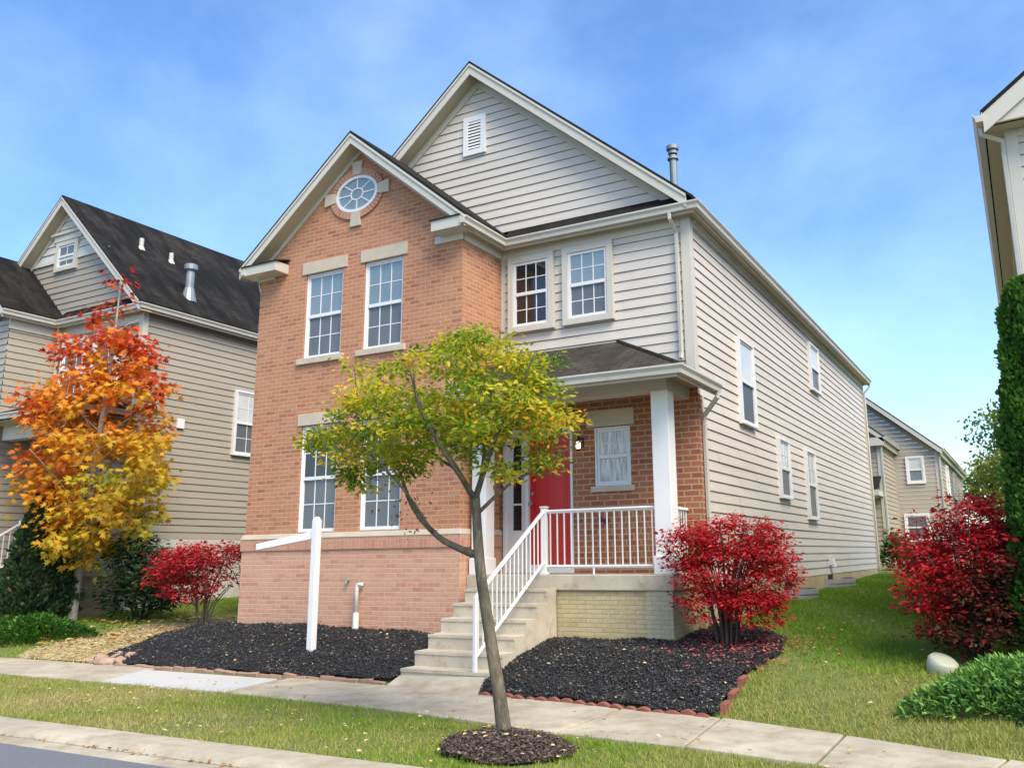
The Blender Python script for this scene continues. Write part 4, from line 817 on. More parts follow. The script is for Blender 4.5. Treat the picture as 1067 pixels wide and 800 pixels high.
# edging blocks
def scallop(name, L_, h_, th, mat, bumps):
    mb = MB(); pr = [(-L_/2, 0, -.05)]
    n = 12
    for k in range(n+1):
        u = -L_/2+L_*k/n; s = abs(math.sin(math.pi*bumps*k/n)) if bumps else min(1, 1.0); pr.append((u, 0, h_*(.55+.45*s)))
    pr.append((L_/2, 0, -.05))
    pr = [(x, -th/2, z) for x, y, z in pr]; mb.prism(pr, (0, th, 0)); return mb.build(name, mat, None, bevel=.007)
def run_blocks(name, pts, L_, proto, label, group, jit=.02):
    P = np.array(pts, float); seg = np.linalg.norm(np.diff(P, axis=0), axis=1); tot = seg.sum(); n = int(tot/L_); cum = np.concatenate([[0], np.cumsum(seg)]); rr = random.Random(3)
    for k in range(n):
        s = (k+.5)*tot/n; i = min(np.searchsorted(cum, s)-1, len(seg)-1); i = max(i, 0); t_ = (s-cum[i])/seg[i]; p = P[i]*(1-t_)+P[i+1]*t_; d = P[i+1]-P[i]
        o = proto if k == 0 else proto.copy()
        if k: COL.objects.link(o)
        y = p[1]+rr.uniform(-jit, jit); o.location = (p[0], y, max(0.0, T(p[0], y))+rr.uniform(-.014, .010)); o.rotation_euler = (rr.uniform(-.22, .22), rr.uniform(-.09, .09), math.atan2(d[1], d[0])+rr.uniform(-.06, .06))
        tag(o, label, 'edging block', group)
run_blocks('edging_block', [(1.66, -1.97), (3.4, -2.19), (4.44, -2.31)], .155, scallop('edging_block', .150, .055, .05, 'edge_red', 1), 'small red scalloped edging block in the row between the sidewalk and the right mulch bed', 'red scalloped edging blocks')
run_blocks('edging_block', [(4.53, -2.22), (4.47, -1.62), (4.45, -1.12)], .28, scallop('edging_block', .27, .07, .06, 'edge_red', 0), 'long straight red edging block along the lawn side of the right mulch bed', 'straight red edging blocks')
run_blocks('edging_block', [(-4.9, -1.72), (-2.5, -1.735), (.12, -1.71)], .205, scallop('edging_block', .198, .045, .06, 'edge_tan', 0), 'low tan edging block in the row between the sidewalk and the left mulch bed', 'tan edging blocks')
import bmesh
def rock(x, y, r, seed):
    bm = bmesh.new(); bmesh.ops.create_icosphere(bm, subdivisions=2, radius=1); rr = np.random.default_rng(seed)
    k = rr.normal(size=(4, 3)); ph_ = rr.uniform(0, 6, 4)
    for v in bm.verts:
        c = np.array(v.co); f_ = 1+.16*sum(math.sin(2.2*float(c@k[i])+ph_[i]) for i in range(4)); v.co = Vector((c[0]*r*1.3*f_, c[1]*r*f_, c[2]*r*.6*f_))
    me = bpy.data.meshes.new('rock'); bm.to_mesh(me); bm.free(); me.materials.append(MT['rock']); o = bpy.data.objects.new('rock', me); COL.objects.link(o)
    o.location = (x, y, T(x, y)+r*.25); o.rotation_euler = (0, 0, rr.uniform(0, 6))
    return tag(o, 'rough reddish rock in the low heap at the left tip of the black mulch', 'rock', 'rocks at the tip of the left mulch bed')
for i, (x, y, r) in enumerate([(-5.35, -1.62, .10), (-5.15, -1.66, .12), (-5.55, -1.52, .09), (-5.2, -1.45, .11), (-5.42, -1.36, .08), (-4.98, -1.6, .10), (-5.0, -1.40, .10), (-5.65, -1.62, .07), (-4.85, -1.70, .06)]): rock(x, y, r, i)

# ------------------------------------------------------------ plants
def sdir(N, up=.3):
    d = rnd_dir(N); d[:, 2] += up; return unit(d)
class Wood:
    """grows twigs greedily from a skeleton towards cluster centres"""
    def __init__(s): s.mb = MB(); s.nodes = []; s.rad = []
    def limb(s, pts, rads, n=8, sub=4):
        P = np.array(pts, float); R_ = np.array(rads, float); out = []; rr = []
        for i in range(len(P)-1):
            p0 = P[max(i-1, 0)]; p1 = P[i]; p2 = P[i+1]; p3 = P[min(i+2, len(P)-1)]
            for k in range(sub):
                t = k/sub; out.append(.5*((2*p1)+(-p0+p2)*t+(2*p0-5*p1+4*p2-p3)*t*t+(-p0+3*p1-3*p2+p3)*t**3)); rr.append(R_[i]*(1-t)+R_[i+1]*t)
        out.append(P[-1]); rr.append(R_[-1]); s.mb.tube(out, rr, n)
        s.nodes += out; s.rad += rr; return out
    def reach(s, centres, tip=.003, n=5, lift=.12, minz=None):
        C_ = np.array(centres); nodes = np.array(s.nodes); rad = np.array(s.rad)
        ok = np.ones(len(nodes), bool) if minz is None else nodes[:, 2] > minz
        nodes = nodes[ok]; rad = rad[ok]
        left = list(range(len(C_)))
        D = np.linalg.norm(C_[:, None]-nodes[None], axis=2); best = D.min(1); arg = D.argmin(1)
        while left:
            j = min(left, key=lambda q: best[q]); left.remove(j)
            a = nodes[arg[j]]; b = C_[j]; r0 = max(tip*1.3, min(rad[arg[j]]*.7, tip+.012*best[j]))
            L_ = np.linalg.norm(b-a); pts = []
            for t in np.linspace(0, 1, 5):
                pts.append(a*(1-t)+b*t+np.array([0, 0, lift*L_*math.sin(math.pi*t)*(.5)])+RNG.normal(0, .02*L_, 3)*math.sin(math.pi*t))
            rr = np.linspace(r0, tip, 5); s.mb.tube(pts, rr, n, cap=False)
            new = np.array(pts[1:]); D2 = np.linalg.norm(C_[:, None]-new[None], axis=2); m = D2.min(1); am = D2.argmin(1)+len(nodes)
            nodes = np.concatenate([nodes, new]); rad = np.concatenate([rad, rr[1:]])
            up = m < best; best = np.where(up, m, best); arg = np.where(up, am, arg)
def ellipsoids(spec, n, hollow=.35):
    out = []
    vol = np.array([s[3]*s[4]*s[5] for s in spec]); cnt = np.maximum(1, (n*vol/vol.sum())).astype(int)
    for (x, y, z, a, b, c), k in zip(spec, cnt):
        d = rnd_dir(k); r = RNG.uniform(hollow, 1, k)**.5
        out.append(np.array([x, y, z])+d*r[:, None]*np.array([a, b, c]))
    return np.concatenate(out)
def tufts(cent, per, sd, flat=.7):
    n = len(cent)*per; idx = np.repeat(np.arange(len(cent)), per)
    off = RNG.normal(size=(n, 3))*sd*np.array([1, 1, flat]); return cent[idx]+off, off, idx

# --- street tree in front of the house
tx, ty = 3.26, -4.0
tr = thing('tree', (tx, ty, 0), 'slender young tree with yellow green leaves by the sidewalk in front of the porch steps', 'tree')
w = Wood()
CS = np.array([.90, .95, .96]); CC = np.array([2.62, -3.95, 2.75])
w.limb([(3.27, -4.0, -.08), (3.24, -4.0, .05), (3.19, -4.0, .35), (3.09, -4.0, .85), (3.01, -4.01, 1.3), (2.965, -4.0, 1.6), (2.93, -4.0, 2.05)], [.095, .068, .057, .051, .047, .045, .038], 14, 5)
w.limb([(2.97, -4.0, 1.52), (2.78, -3.97, 1.57), (2.45, -3.9, 1.70), (2.12, -3.85, 1.98), (1.9, -3.8, 2.35), (1.66, -3.8, 2.75)], [.036, .032, .027, .022, .015, .007])
w.limb([(2.94, -4.0, 1.98), (2.76, -4.05, 2.28), (2.55, -4.15, 2.65), (2.38, -4.2, 3.05), (2.3, -4.25, 3.4)], [.03, .025, .019, .012, .006])
w.limb([(2.93, -4.0, 2.03), (2.98, -3.9, 2.4), (2.94, -3.8, 2.85), (2.97, -3.75, 3.3), (3.0, -3.7, 3.6)], [.028, .022, .017, .011, .005])
w.limb([(2.93, -4.0, 2.0), (3.10, -4.1, 2.28), (3.30, -4.2, 2.58), (3.55, -4.25, 2.92), (3.72, -4.3, 3.2)], [.026, .021, .016, .010, .005])
w.limb([(2.95, -4.0, 1.88), (3.2, -3.9, 2.12), (3.5, -3.8, 2.30), (3.85, -3.7, 2.5)], [.020, .016, .011, .005])
w.limb([(2.93, -4.0, 1.95), (2.8, -3.7, 2.3), (2.6, -3.35, 2.65), (2.45, -3.1, 3.0)], [.022, .017, .012, .006])
w.limb([(2.94, -4.0, 2.0), (2.9, -4.4, 2.35), (2.85, -4.75, 2.75), (2.9, -4.9, 3.05)], [.020, .016, .011, .005])
w.limb([(2.4, -3.9, 1.72), (2.3, -4.2, 2.1), (2.0, -4.45, 2.5), (1.7, -4.5, 2.8)], [.015, .012, .008, .005])
w.limb([(2.76, -4.05, 2.28), (2.45, -4.0, 2.45), (2.1, -3.95, 2.75), (1.85, -3.9, 3.05)], [.016, .012, .008, .005])
crown = [(1.62, -3.95, 2.72, .66, .75, .55), (2.35, -4.0, 2.95, .75, .95, .62), (3.0, -3.95, 3.05, .72, .95, .62), (3.5, -4.0, 2.72, .52, .75, .52), (1.85, -4.0, 3.08, .5, .6, .3), (3.45, -4.0, 3.08, .42, .6, .3), (2.6, -3.5, 2.55, .6, .4, .22), (3.5, -3.95, 2.18, .34, .4, .18), (1.5, -3.9, 2.28, .4, .4, .18), (1.22, -3.95, 2.75, .34, .4, .35), (3.66, -3.95, 2.5, .28, .45, .3), (2.85, -3.9, 3.45, .4, .5, .24), (1.75, -3.95, 2.36, .5, .5, .24), (3.45, -3.9, 2.32, .5, .5, .22)]
cen = CC+(ellipsoids(crown, 235, .2)-CC)*CS
w.reach(cen, .0028, 5, .15, 1.9)
w.mb.build('trunk', 'bark', tr, smooth=True)
P, off, idx = tufts(cen, 66, .080, .5)
hn = .44+.28*vnoise(P, 2.6, 3)+.10*RNG.normal(size=len(P))+.13*(P[:, 2]-2.75)+.13*RNG.normal(size=len(cen))[idx]-.05*(P[:, 0]-2.4)+.55*((P[:, 0] > 3.35) & (P[:, 2] < 2.75))*(RNG.random(len(P)) < .25)
d = unit(off*np.array([1, 1, .3])+RNG.normal(size=off.shape)*.05+np.array([0, 0, -.03])); up = unit(RNG.normal(0, .65, (len(P), 3))+np.array([0, 0, 1]))
scatter('crown', 'oval', P, d, up, RNG.uniform(.04, .072, len(P)), 'leaf_front', tr, hn, width=RNG.uniform(.032, .058, len(P)))
P2 = np.array([2.05, -3.85, 1.95])+RNG.normal(size=(60, 3))*np.array([.13, .1, .12]); scatter('seed_tassels', 'diamond', P2, sdir(60, -1), rnd_dir(60), RNG.uniform(.03, .06, 60), 'litter', tr, RNG.uniform(0, .3, 60))['kind'] = 'stuff'
a = np.linspace(0, 2*math.pi, 26)[:-1]; RING = [(3.42+.56*math.cos(q)*(1+.06*math.sin(3*q)), -4.28+.44*math.sin(q)*(1+.05*math.cos(5*q))) for q in a]
ringz = lambda x, y: .02+.10*np.clip(1-((x-3.36)/.62)**2-((y+4.22)/.5)**2, 0, 1)
structure(grid_sheet('tree_mulch', np.arange(2.7, 4.2, .03), np.arange(-4.85, -3.7, .03), 'mulch_brown', ringz, lambda x, y: in_poly(x, y, RING)))
chips('mulch_chips', RING, ringz, 3800, 'chip_brown', .04, 1.0)

# --- orange maple in front of the left house
mx_, my_ = -9.20, .35; mz = T(mx_, my_)
mp_ = thing('maple_tree', (mx_, my_, mz), 'young maple, yellow green below and red at its tip, left of the brick house', 'tree')
w = Wood(); w.limb([(mx_, my_, mz-.1), (mx_+.02, my_, mz+.5), (mx_+.12, my_, 2.0), (mx_+.3, my_-.05, 3.6), (mx_+.45, my_-.05, 5.2), (mx_+.52, my_-.05, 6.6), (mx_+.52, my_-.05, 7.25)], [.105, .085, .07, .055, .038, .018, .006], 12)
for k in range(26):
    h_ = .12+.80*k/26; z = 1.4+5.4*h_; q = 2.4*k; L_ = 1.75*(1-h_)**.75*RNG.uniform(.7, 1)+.15; b = np.array([mx_+.1+.45*h_, my_-.03, z]); e = b+np.array([math.cos(q)*L_, math.sin(q)*L_*.85, L_*.75])
    w.limb([b, (b+e)/2+np.array([0, 0, .04]), e], [.024*(1-h_)+.008, .014*(1-h_)+.006, .005], 6)
mcrown = [(-9.1, .25, 1.85, .85, .7, .42), (-9.5, .2, 2.5, .6, .6, .5), (-8.7, .3, 2.3, 1.25, 1.1, .75), (-8.75, .3, 3.3, 1.6, 1.35, .95), (-8.85, .3, 4.5, 1.45, 1.25, .95), (-8.75, .3, 5.5, 1.0, .9, .8), (-8.68, .3, 6.25, .5, .5, .55), (-8.66, .3, 6.85, .22, .22, .4), (-10.6, .2, 3.1, .75, .5, .28), (-11.2, .1, 3.2, .7, .4, .2), (-7.4, .3, 3.4, .4, .5, .5), (-10.05, .3, 4.3, .5, .6, .5)]
cen = ellipsoids(mcrown, 255, .25); w.reach(cen, .004, 5, .1, 1.6); w.mb.build('trunk', 'bark_pale', mp_, smooth=True)
P, off, idx = tufts(cen, 34, .145, .75)
zz = (P[:, 2]-1.5)/5.6; hn = .24+.66*zz+.10*np.clip(zz-.6, 0, 1)+.15*vnoise(P, 1.3, 8)+.07*RNG.normal(size=len(P))+.08*RNG.normal(size=len(cen))[idx]-.09*(P[:, 0]+8.8)*(zz < .6)+.02
d = unit(off*np.array([1, 1, .5])+np.array([0, 0, -.14])); up = unit(RNG.normal(0, .5, (len(P), 3))+np.array([0, -.3, 1]))
scatter('crown', 'maple', P, d, up, RNG.uniform(.09, .165, len(P)), 'leaf_maple', mp_, hn)

# --- burning bushes
def burning_bush(x, y, h_, half, name, label, shape, ncl, per, leaf, stems, hue0=.62, green=None, thin=0, twig=.0028):
    z = T(x, y); b = thing('red_bush', (x, y, z), label, 'bush', None); w = Wood()
    for k in range(stems):
        q = 2*math.pi*k/stems+RNG.normal(0, .2); r0 = RNG.uniform(.02, .09*half+.05); L_ = RNG.uniform(.35, .8)
        p0 = np.array([x+r0*math.cos(q), y+r0*math.sin(q), z-.05]); tip = np.array([x+half*L_*math.cos(q)*shape[0], y+half*L_*math.sin(q)*shape[1], z+h_*RNG.uniform(.55, .9)])
        mid = p0*.55+tip*.45+np.array([-.10*half*math.cos(q), -.10*half*math.sin(q), h_*.06])
        w.limb([p0, mid, tip], [.016, .011, .006], 6, 4)
    return b, w, z
def finish_bush(b, w, cen, per, sd, leaf, hue, mat='leaf_red', flat=.45, minz=None, bark='bark_dark', tpl='diamond', droop=-.02):
    w.reach(cen, .0025, 4, .1, minz); w.mb.build('stems', bark, b, smooth=True)
    P, off, idx = tufts(cen, per, sd, flat); hn = hue(P)+.13*RNG.normal(size=len(P))+.10*RNG.normal(size=len(cen))[idx]
    d = unit(off*np.array([1, 1, .4])+np.array([0, 0, droop])); up = unit(RNG.normal(0, .45, (len(P), 3))+np.array([0, 0, 1]))
    scatter('foliage', tpl, P, d, up, leaf*np.clip(RNG.lognormal(0, .3, len(P)), .5, 1.9), mat, b, hn, width=None)
bx, by = 3.88, .12
b, w, z = burning_bush(bx, by, 1.7, .95, 'red_bush', 'bright red burning bush with bare lower stems beside the porch corner', (1, .75), 0, 0, 0, 30)
sp_ = [(3.45, -.15, 1.62, .42, .38, .34), (3.95, .05, 1.70, .60, .55, .30), (4.42, .2, 1.60, .42, .5, .36), (4.35, .15, 1.15, .48, .5, .42), (3.7, -.2, 1.32, .42, .40, .34), (3.32, -.28, 1.45, .26, .28, .34), (4.05, -.1, 1.05, .4, .35, .24), (4.3, .0, .85, .42, .35, .24), (3.65, -.25, .95, .36, .3, .24), (4.62, .2, 1.35, .22, .35, .4)]
cen = ellipsoids(sp_, 450, .2); cen[:, 0] = 3.97+(cen[:, 0]-3.95)*.84; cen = cen[(cen[:, 0] > 3.30) | (cen[:, 1] < -.05)]
finish_bush(b, w, cen, 40, .065, .045, lambda P: .62+.12*vnoise(P, 3, 2)+.10*(P[:, 2]-1.3), minz=.75)
bx, by = 6.62, -.02
b, w, z = burning_bush(bx, by, 1.8, .9, 'red_bush', 'large dense red burning bush, dull green low down, beside the tall arborvitae column', (1, .9), 0, 0, 0, 26)
sp_ = [(6.35, .1, 1.55, .45, .55, .40), (6.72, .1, 1.85, .38, .5, .30), (6.62, .0, 1.30, .58, .65, .55), (6.95, .0, 1.45, .42, .6, .55), (6.30, -.1, 1.05, .36, .55, .42), (6.7, -.25, .85, .55, .45, .40), (6.4, -.1, .70, .34, .4, .22), (7.0, -.1, .9, .4, .5, .42)]
cen = ellipsoids(sp_, 460, .25); cen[:, 0] = np.where(cen[:, 0] > 6.85, 6.85+(cen[:, 0]-6.85)*.45, cen[:, 0])
finish_bush(b, w, cen, 44, .075, .052, lambda P: .72+.14*vnoise(P, 3, 5)-.98*np.clip((P[:, 0]-6.35)*1.0+(1.25-P[:, 2])*.9-.1, 0, .60), minz=.6, flat=.4)
bx, by = -5.22, .02
b, w, z = burning_bush(bx, by, 1.25, .9, 'red_bush', 'spreading red bush on thin dark stems at the left end of the black mulch', (1, .7), 0, 0, 0, 11)
sp_ = [(-5.85, .0, 1.42, .50, .45, .34), (-5.5, .05, 1.55, .55, .5, .28), (-5.0, .1, 1.62, .42, .4, .20), (-5.95, -.05, 1.2, .35, .4, .28), (-4.72, .12, 1.62, .26, .3, .17), (-5.7, .0, 1.08, .4, .3, .18), (-5.35, .0, .98, .38, .3, .2), (-5.1, .05, 1.2, .4, .3, .25)]
cen = ellipsoids(sp_, 230, .2); cen = cen[(cen[:, 0] < -4.45)]
finish_bush(b, w, cen, 36, .08, .055, lambda P: .64+.12*vnoise(P, 3, 4), minz=.8)
bx, by = -6.2, 1.8
b, w, z = burning_bush(bx, by, 1.2, .55, 'red_bush', 'small thin pinkish red shrub between the two houses, close to the brick corner', (1, .7), 0, 0, 0, 9)
cen = ellipsoids([(-6.25, 1.8, 1.45, .4, .4, .4), (-5.9, 1.8, 1.2, .35, .35, .3)], 60, .2)
finish_bush(b, w, cen, 26, .09, .05, lambda P: .5+.15*vnoise(P, 3, 4), minz=.7)

# --- dark shrub behind the maple
x, y = -7.75, .75; z = T(x, y); b = thing('dark_shrub', (x, y, z), 'dark green bushy shrub tinged russet, between the maple trunk and the spreading red bush', 'shrub'); w = Wood()
for k in range(9):
    q = .7*k; w.limb([(x+.05*math.cos(q), y+.05*math.sin(q), z-.05), (x+.4*math.cos(q), y+.3*math.sin(q), z+.5), (x+.75*math.cos(q), y+.6*math.sin(q), z+1.1)], [.02, .014, .007], 6)
cen = ellipsoids([(-7.6, .7, 1.35, .75, .7, .5), (-7.1, .75, 1.1, .5, .6, .4), (-7.9, .7, 1.7, .6, .5, .35), (-8.2, .7, 1.0, .5, .5, .35), (-7.5, .6, .85, .7, .6, .25)], 200, .2)
finish_bush(b, w, cen, 36, .11, .085, lambda P: .45+.2*vnoise(P, 2, 9)+.25*np.clip(P[:, 2]-1.5, 0, 1), mat='leaf_dark', minz=.6)

# --- arborvitae
def arborvitae(x, y, r, h_, label, n, cone, mat='leaf_arb', leaf=.13):
    z = T(x, y); b = thing('arborvitae', (x, y, z), label, 'tree')
    prof = lambda t: r*(np.clip(1-t, 0, 1)**cone)*(.75+.25*np.clip(t*6, 0, 1))
    mb = MB(); mb.tube([(x, y, z-.1), (x, y, z+.5), (x, y, z+h_*.9)], [.07, .06, .01], 8); tk = mb.build('trunk', 'bark_dark', b, smooth=True)
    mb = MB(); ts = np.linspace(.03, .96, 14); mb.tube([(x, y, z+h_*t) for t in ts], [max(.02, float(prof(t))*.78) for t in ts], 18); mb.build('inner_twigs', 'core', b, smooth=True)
    t = RNG.uniform(0.01, 1, n)**1.15; q = RNG.uniform(0, 2*math.pi, n); rr = prof(t)*(RNG.uniform(.74, 1.0, n)+.10*np.sin(q*5+t*19)+.07*np.sin(q*9-t*37)+.05*np.sin(q*3+t*61))
    P = np.stack([x+rr*np.cos(q), y+rr*np.sin(q), z+h_*t], 1); out = np.stack([np.cos(q), np.sin(q), np.zeros(n)], 1)
    d = unit(out*RNG.uniform(.2, .9, n)[:, None]+np.array([0, 0, 1])*RNG.uniform(.5, 1.1, n)[:, None]+RNG.normal(0, .25, (n, 3))); up = unit(RNG.normal(0, 1, (n, 3))+out*.4)
    hn = .5+.22*vnoise(P, 3.5, 6)+.15*RNG.normal(size=n)
    scatter('foliage', 'oval', P, d, up, RNG.uniform(leaf*.6, leaf*1.2, n), mat, b, hn)
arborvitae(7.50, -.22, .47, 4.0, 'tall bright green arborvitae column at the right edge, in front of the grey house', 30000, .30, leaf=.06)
arborvitae(-9.62, -.15, .78, 2.65, 'dark green cone shaped evergreen in front of the left porch', 15000, .75, 'leaf_dark', .09)
# --- low shrub left of the maple
def mound_shrub(x, y, a, b_, h_, name, label, mat, n, leaf, tpl, cat='shrub', spread=.9, hue0=.5, jit=.45):
    z = T(x, y); r = thing(name, (x, y, z), label, cat)
    q = RNG.uniform(0, 2*math.pi, n); s_ = RNG.uniform(0, 1, n)**.5
    lump = 1+.22*np.sin(q*4+1)+.14*np.sin(q*7+2)+.1*np.sin(q*13)
    X = x+a*lump*s_*np.cos(q); Y = y+b_*lump*s_*np.sin(q); top = h_*np.sqrt(np.clip(1-s_**2.6, 0, 1))*(.75+.22*vnoise(np.stack([X, Y], 1), 4.5, 7)+.12*vnoise(np.stack([X, Y], 1), 11, 8))
    k = RNG.uniform(.55, 1.08, n); Z = terr(X, Y)+np.maximum(top, .05)*k
    P = np.stack([X, Y, Z], 1); out = np.stack([np.cos(q)*s_, np.sin(q)*s_, np.full(n, .55)], 1)
    d = unit(out*spread+RNG.normal(0, jit, (n, 3))+np.array([0, 0, .1])); up = unit(RNG.normal(0, .6, (n, 3))+np.array([0, 0, 1]))
    hn = hue0+.32*vnoise(P, 4, 2)+.2*RNG.normal(size=n)+.5*(k-.85)  # lighter tips, and shading by height put into the leaf colour
    w = Wood()
    for i in range(22):
        qq = 2*math.pi*i/22; L_ = RNG.uniform(.5, .9); ex, ey = x+a*L_*math.cos(qq), y+b_*L_*math.sin(qq)
        w.limb([(x, y, z-.03), (x+.5*a*L_*math.cos(qq), y+.5*b_*L_*math.sin(qq), T(x, y)+h_*.5), (ex, ey, T(ex, ey)+h_*.4)], [.014, .010, .005], 5)
    w.mb.build('stems', 'bark_dark', r, smooth=True)
    scatter('foliage', tpl, P, d, up, RNG.uniform(leaf*.6, leaf*1.3, n), mat, r, hn)
mound_shrub(-8.9, -.75, 1.5, .5, .42, 'low_shrub', 'low spreading green shrub at the foot of the cone shaped evergreen', 'leaf_arb', 11000, .06, 'oval', hue0=.22)
mound_shrub(7.72, -1.65, 1.25, 1.10, .46, 'juniper_shrub', 'low spreading bright green juniper in the right foreground', 'leaf_juniper', 46000, .058, 'needle', hue0=.52, jit=.8)
mound_shrub(3.4, 20.0, .45, .45, 1.3, 'green_shrub', 'small green shrub at the far end of the side lawn', 'leaf_arb', 1500, .12, 'oval')
# --- trees beyond the lawn
def far_tree(x, y, h_, r, label, n, name='tree', hue0=.4):
    z = T(x, y); b = thing(name, (x, y, z), label, 'tree', None); w = Wood()
    w.limb([(x, y, z-.2), (x+.1, y, z+h_*.3), (x, y+.1, z+h_*.65), (x, y, z+h_*.95)], [.17, .14, .08, .02], 8)
    for k in range(14):
        q = 2.4*k; t = .3+.6*k/14; L_ = r*(1.15-t); w.limb([(x, y, z+h_*t), (x+L_*.5*math.cos(q), y+L_*.5*math.sin(q), z+h_*t+L_*.35), (x+L_*math.cos(q), y+L_*math.sin(q), z+h_*t+L_*.8)], [.05, .03, .012], 6)
    sp = [(x+r*.5*math.cos(q), y+r*.5*math.sin(q), z+h_*(.42+.09*i), r*.6, r*.6, h_*.13) for i, q in enumerate(np.arange(7)*2.2)]
    cen = ellipsoids(sp, 130, .2); w.reach(cen, .012, 4, .1, z+h_*.28); w.mb.build('trunk', 'bark_dark', b, smooth=True)
    P, off, idx = tufts(cen, n//130, r*.14, .7)
    scatter('crown', 'oval', P, sdir(len(P), -.2), rnd_dir(len(P)), RNG.uniform(.14, .26, len(P)), 'leaf_far', b, hue0+.25*vnoise(P, .8, 3)+.15*RNG.normal(size=len(P)))
far_tree(7.6, 34, 7.6, 2.4, 'loose leafy tree rising behind the red bush beside the arborvitae', 6500)
far_tree(5.6, 47, 5.6, 2.0, 'rounded yellow green tree far behind, right of the beige house', 6000, hue0=.7)

# ------------------------------------------------------------ grass, straw and fallen leaves
def blades(name, x, y, zf, hmin, hmax, hue, wd=.007):
    N = len(x); a = RNG.uniform(0, 6.283, N); lean = RNG.normal(0, .55, (N, 2))
    pos = np.stack([x, y, zf(x, y)-.008], 1); hs_ = np.clip(1+.45*vnoise(np.stack([x, y], 1), 5, 13)+.3*vnoise(np.stack([x, y], 1), 14, 14), .45, 2.0); d = unit(np.stack([lean[:, 0], lean[:, 1], np.ones(N)], 1)); up = np.stack([np.cos(a), np.sin(a), np.zeros(N)], 1)
    o = scatter(name, 'blade', pos, d, up, RNG.uniform(hmin, hmax, N)*hs_, 'grass', None, hue, width=np.full(N, wd)*RNG.uniform(.7, 1.3, N)); o['kind'] = 'stuff'; return o
def not_in(x, y, *polys):
    k = np.ones(len(x), bool)
    for p in polys: k &= ~in_poly(x, y, p)
    return k
n = 95000; x = RNG.uniform(-8.5, 6.6, n); y = RNG.uniform(-4.99, -2.9, n); k = (y < np.interp(x, NX, NF)+.025*np.sin(x*9)+RNG.normal(0, .03, n)) & not_in(x, y, RING); x, y = x[k], y[k]
k = RNG.random(len(x)) < 1.05-.75*np.clip(vnoise(np.stack([x, y], 1), 2.1, 31)*1.6, 0, 1); x, y = x[k], y[k]
hn = .58+.30*vnoise(np.stack([x, y], 1), 1.3, 1)+.10*vnoise(np.stack([x, y], 1), 6, 3)+.12*RNG.normal(size=len(x)); blades('grass', x, y, terr, .025, .07, hn)
n = 120000; x = RNG.uniform(3.3, 7.6, n); y = -3.3+RNG.uniform(0, 1, n)**1.5*19; k = not_in(x, y, RIGHT_BED) & (y > np.interp(x, WX, WF)+.02+RNG.normal(0, .02, n)) & ((y > 1.2) | (x > 3.3)); x, y = x[k], y[k]
hn = .16+.14*vnoise(np.stack([x, y], 1), 1.2, 4)+.10*RNG.normal(size=len(x))+.42*np.clip((.25-y)/1.1+.45*vnoise(np.stack([x, y], 1), 2.4, 9), 0, 1); blades('grass', x, y, terr, .03, .075, hn, .009)
n = 42000; x = RNG.uniform(-9.5, -4.2, n); y = RNG.uniform(-1.8, 9, n); k = not_in(x, y, LEFT_BED, STRAW); x, y = x[k], y[k]
hn = .42+.18*vnoise(np.stack([x, y], 1), 1.2, 6)+.13*RNG.normal(size=len(x)); blades('grass', x, y, terr, .03, .08, hn, .011)
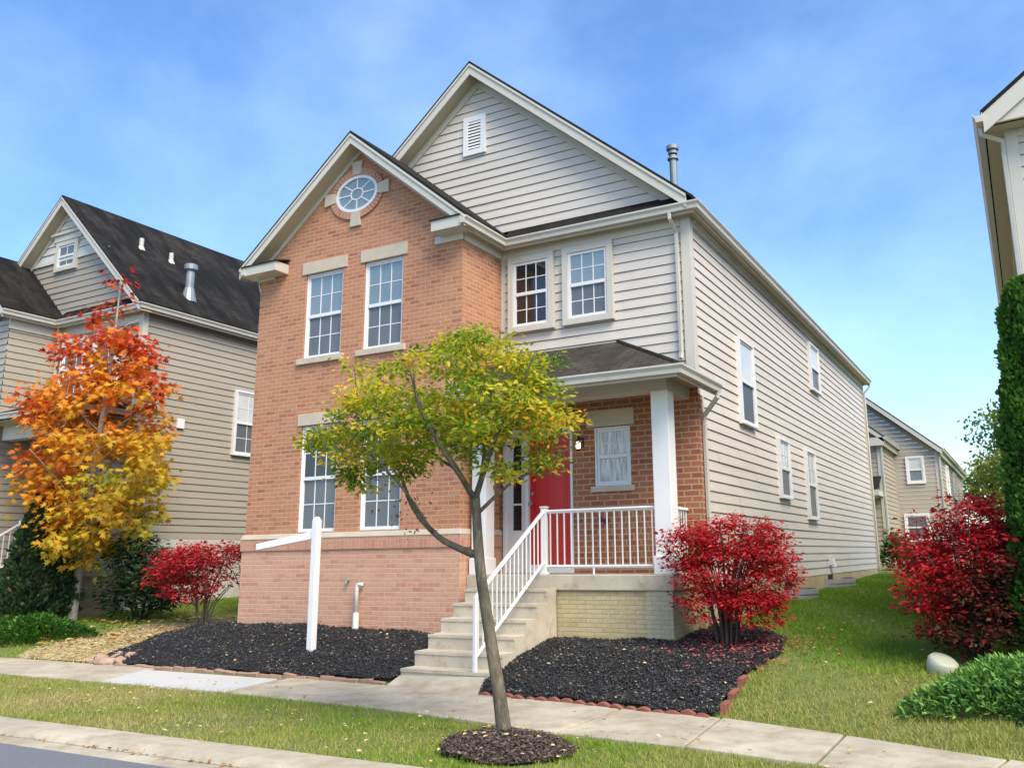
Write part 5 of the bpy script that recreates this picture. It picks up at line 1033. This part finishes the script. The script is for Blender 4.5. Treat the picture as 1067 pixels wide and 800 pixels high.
def bits(name, x, y, zf, size, mat, tpl, hue, lift=.012, wf=1.0):
    N = len(x); a = RNG.uniform(0, 6.283, N); d = np.stack([np.cos(a), np.sin(a), RNG.normal(0, .18, N)], 1); up = unit(np.stack([RNG.normal(0, .25, N), RNG.normal(0, .25, N), np.ones(N)], 1))
    sz = RNG.uniform(size*.5, size*1.5, N); o = scatter(name, tpl, np.stack([x, y, zf(x, y)+lift+RNG.uniform(0, .02, N)], 1), d, up, sz, mat, None, hue, width=sz*wf); o['kind'] = 'stuff'; return o
n = 26000; x = RNG.uniform(-7.7, -4.3, n); y = RNG.uniform(-1.75, 2.1, n); k = in_poly(x+RNG.normal(0, .12, n), y+RNG.normal(0, .08, n), STRAW) & ~in_poly(x, y, LEFT_BED); x, y = x[k], y[k]
bits('straw', x, y, terr, .08, 'straw', 'needle', .2+.7*RNG.random(len(x)), .012, .35)
def litter(n, x0, x1, y0, y1, size, hue, zf=terr, lift=.035):
    x = RNG.uniform(x0, x1, n); y = RNG.uniform(y0, y1, n); bits('fallen_leaves', x, y, zf, size, 'litter', 'oval', hue(n), lift)
litter(260, -4, 6.5, -4.95, -3.1, .034, lambda n: RNG.uniform(.45, .9, n))
litter(420, -9, -5.6, -1.2, 1.2, .085, lambda n: RNG.uniform(0, .7, n))
litter(60, 4.4, 6.4, -2.2, 3, .05, lambda n: RNG.uniform(.3, .9, n))
q = RNG.normal(size=(900, 2))*np.array([.48, .55])+np.array([4.2, -.05]); k = ~((q[:, 0] < 3.2) & (q[:, 1] > .1)); q = q[k]
bits('fallen_leaves', q[:, 0], q[:, 1], lambda x, y: np.where(rb(x, y), bed_z(x, y)+.02, terr(x, y)+.03), .04, 'litter', 'diamond', np.full(len(q), 1.0)-.02*RNG.random(len(q)))
litter(40, -3, 5, -3.0, -2.2, .035, lambda n: RNG.uniform(0, .6, n), lambda x, y: np.full(len(x), .018), .004)
litter(90, -2, 3, -5.46, -5.40, .035, lambda n: RNG.uniform(0, .6, n), lambda x, y: np.full(len(x), -.034), .004)
litter(60, 2.9, 4, -4.6, -3.9, .04, lambda n: RNG.uniform(.5, .9, n), ringz, .02)
for poly in (LEFT_BED, RIGHT_BED):
    P_ = np.array(poly); x = RNG.uniform(P_[:, 0].min(), P_[:, 0].max(), 170); y = RNG.uniform(P_[:, 1].min(), P_[:, 1].max(), 170); k = in_poly(x, y, poly); x, y = x[k], y[k]
    bits('fallen_leaves', x, y, bed_z, .036, 'litter', 'oval', RNG.uniform(0, .9, len(x)), .025)
